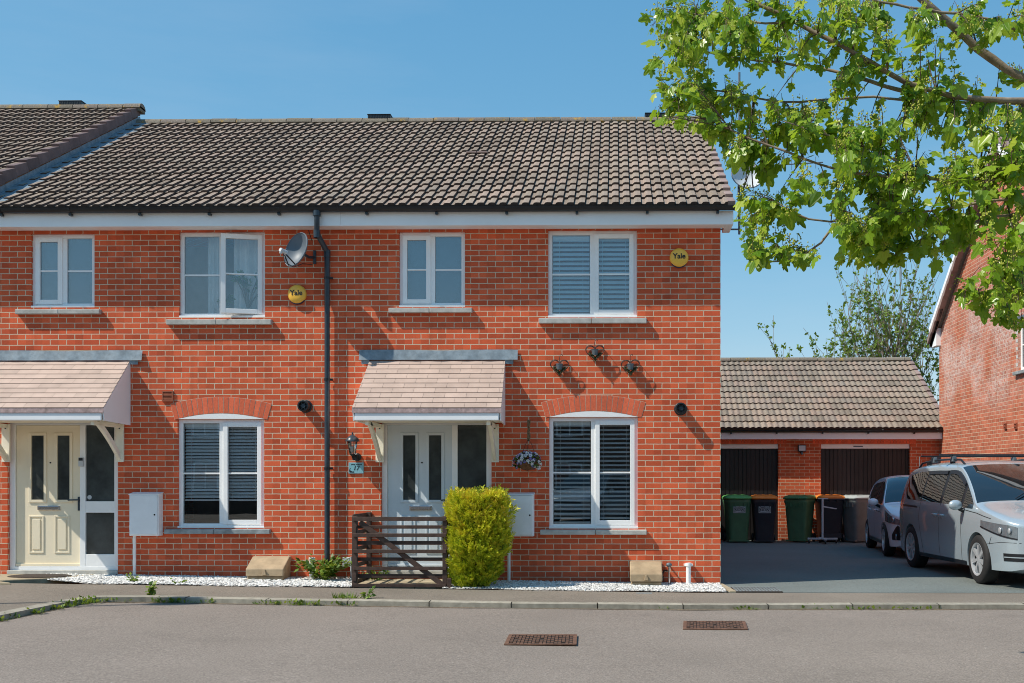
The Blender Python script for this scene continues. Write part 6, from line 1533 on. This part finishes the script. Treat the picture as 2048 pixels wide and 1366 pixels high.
# ------------------------------------------------------------------ house plant on the inner sill of the open window
random.seed(13)
h = hole(*W2)
def house_plant(lab, x, y, hgt, spread, n, flop):
    t = thing('house_plant', lab, 'pot plant', (x, y, h[2] + .06)); p = MB(); p.lathe([(0, 0), (.05, 0), (.065, .09), (.055, .09), (.05, .08), (0, .08)], None, 14); p.build('pot', m_dishwhite, t, local=True, smooth=True)
    s = MB(); l = MB()
    for k in range(n):
        a = U(0, 2 * pi); e = Vector((spread * cos(a), spread * .35 * sin(a), .08 + hgt * U(.45, 1))); mid = Vector((e.x * .4, e.y * .4, e.z * .6)); s.tube([(0, 0, .07), mid, e], [.010, .008, .005], 6, caps=False)
        for j in range(9): simple_leaf(l, mid.lerp(e, U(.5, 1)) + rv(.012), rv() + Vector((cos(a), 0, .5 - flop)), Vector((0, -1, .4)) + rv(.5), U(.06, .11), R(), .30)
    s.build('stems', m_palebark, t, local=True, norm=False); l.build('leaves', GREEN, t, local=True, norm=False)
house_plant('branching succulent in a pot behind the open window sash', h[1] - .30, .20, .50, .20, 9, 0)
house_plant('small leafy pot plant behind the fixed pane of the open window', h[0] + .48, .20, .18, .14, 6, .4)

# ------------------------------------------------------------------ weeds and low plants
random.seed(3)
WEED = leaf_mat('weed_leaf', [(.045, .10, .012), (.09, .19, .02), (.19, .30, .03), (.30, .34, .05)], .3, .5)
def tuft(mb, x, y, z, r, h, n, broad=.25):
    for k in range(n):
        a = U(0, 2 * pi); rr = r * sqrt(R()); c = Vector((x + rr * cos(a) * 1.3, y + rr * sin(a) * .45, z)); d = Vector((cos(a) * U(.2, 1), sin(a) * U(.2, 1) * .6, U(.5, 1.4)))
        if R() < broad: simple_leaf(mb, c + Vector((0, 0, U(0, h * .6))), d + rv(.4), Vector((0, 0, 1)) + rv(.5), U(.03, .06), R(), .34)
        else: simple_leaf(mb, c, d, rv(), h * U(.5, 1.1), R(), .06)
gr = MB()
def kerb_pos(px):
    best = None
    for i in range(len(KD) - 1):
        for f in (0, .5):
            p = Vector((ko[i][0] + (ko[i+1][0] - ko[i][0]) * f, ko[i][1] + (ko[i+1][1] - ko[i][1]) * f, 0)); c = p - CAM; d_ = c.dot(_f); x = PX + F * c.dot(_r) / d_
            if best is None or abs(x - px) < best[0]: best = (abs(x - px), p)
    return best[1]
for px_, n, r, h in ((5, 30, .08, .05), (30, 34, .08, .05), (60, 36, .08, .05), (85, 44, .08, .06), (105, 50, .08, .06), (128, 60, .09, .07), (150, 70, .10, .08), (172, 60, .10, .07), (198, 60, .10, .08), (228, 16, .08, .05), (320, 50, .10, .06), (345, 36, .10, .06), (375, 36, .10, .05), (400, 30, .08, .05), (545, 40, .10, .05), (575, 40, .12, .07), (605, 24, .1, .04), (632, 60, .10, .07), (660, 20, .1, .05), (715, 30, .08, .06), (1325, 10, .05, .03), (1482, 40, .10, .05), (1640, 26, .15, .03), (1690, 40, .2, .03), (1740, 40, .2, .03), (1800, 30, .2, .03), (1845, 26, .2, .03)):
    p = kerb_pos(px_); tuft(gr, p.x, p.y - .015, gz(p.x) - .05, r * 1.1, h * .95, int(n * 1.3), .3)
tag(gr.build('weeds', WEED, norm=False), 'small weeds and grass sprouting along the kerb', None, kind='stuff')
def plant(name, lab, x, y, z, r, h, n, cat='weed', group=None, size=(.04, .08), stems=6):
    t = thing(name, lab, cat, (x, y, z), group=group); s = MB(); l = MB()
    for k in range(stems):
        a = U(0, 2 * pi); e = Vector((r * cos(a) * U(.4, 1), r * .5 * sin(a) * U(.4, 1), h * U(.55, 1))); pts = [Vector((0, 0, 0)), e * .5 + Vector((0, 0, h * .15)), e]; s.tube(pts, [.004, .003, .0015], 4, caps=False)
        for j in range(n // stems):
            f = U(.15, 1); p = pts[0].lerp(pts[1], f * 2) if f < .5 else pts[1].lerp(pts[2], f * 2 - 1); simple_leaf(l, p + rv(.02), Vector((cos(a), sin(a) - .3, .2)) + rv(.9), Vector((0, -.3, 1)) + rv(.5), U(*size), R(), .32)
    s.build('stems', WEED, t, local=True, norm=False); l.build('leaves', WEED, t, local=True, norm=False); return t
def wp(px_, py_, z=.0): q = atZ(px_, py_, z); return q.x, q.y
x, y = wp(298, 1197, .05); plant('weed', 'single tall upright weed on the kerb below the left arched window', x, y, gz(x) - .05, .10, .24, 60, size=(.04, .08))
x, y = wp(735, 1205, .0); plant('weed', 'spiky grey-green weed on the kerb below the gate', x, y, gz(x) - .05, .08, .17, 50, size=(.04, .07))
x, y = wp(690, 1205, .0); t = thing('grass_tuft', 'bright green grass tuft on the kerb left of the gate', 'weed', (x, y, gz(x) - .05)); m = MB(); tuft(m, 0, 0, 0, .11, .13, 110, .1); m.build('blades', WEED, t, local=True, norm=False)
x, y = wp(655, 1158, .05); plant('leafy_plant', 'low sprawling green plant at the foot of the downpipe', X_(657), -.28, gz(-3.9), .50, .36, 480, 'plant', size=(.05, .10), stems=28)
plant('leafy_plant', 'green plant trailing behind the gate by the grey door', X_(758), -.22, .03, .22, .22, 90, 'plant', size=(.03, .07), stems=10)
x, y = wp(268, 1170, .06); plant('weed', 'dark weed in the white pebbles below the left meter box', x, y, gz(x), .10, .12, 40, size=(.03, .07))
x, y = wp(355, 1172, .06); plant('weed', 'pale low weed in the white pebbles below the left arched window', x, y, gz(x), .14, .06, 40, size=(.03, .05))
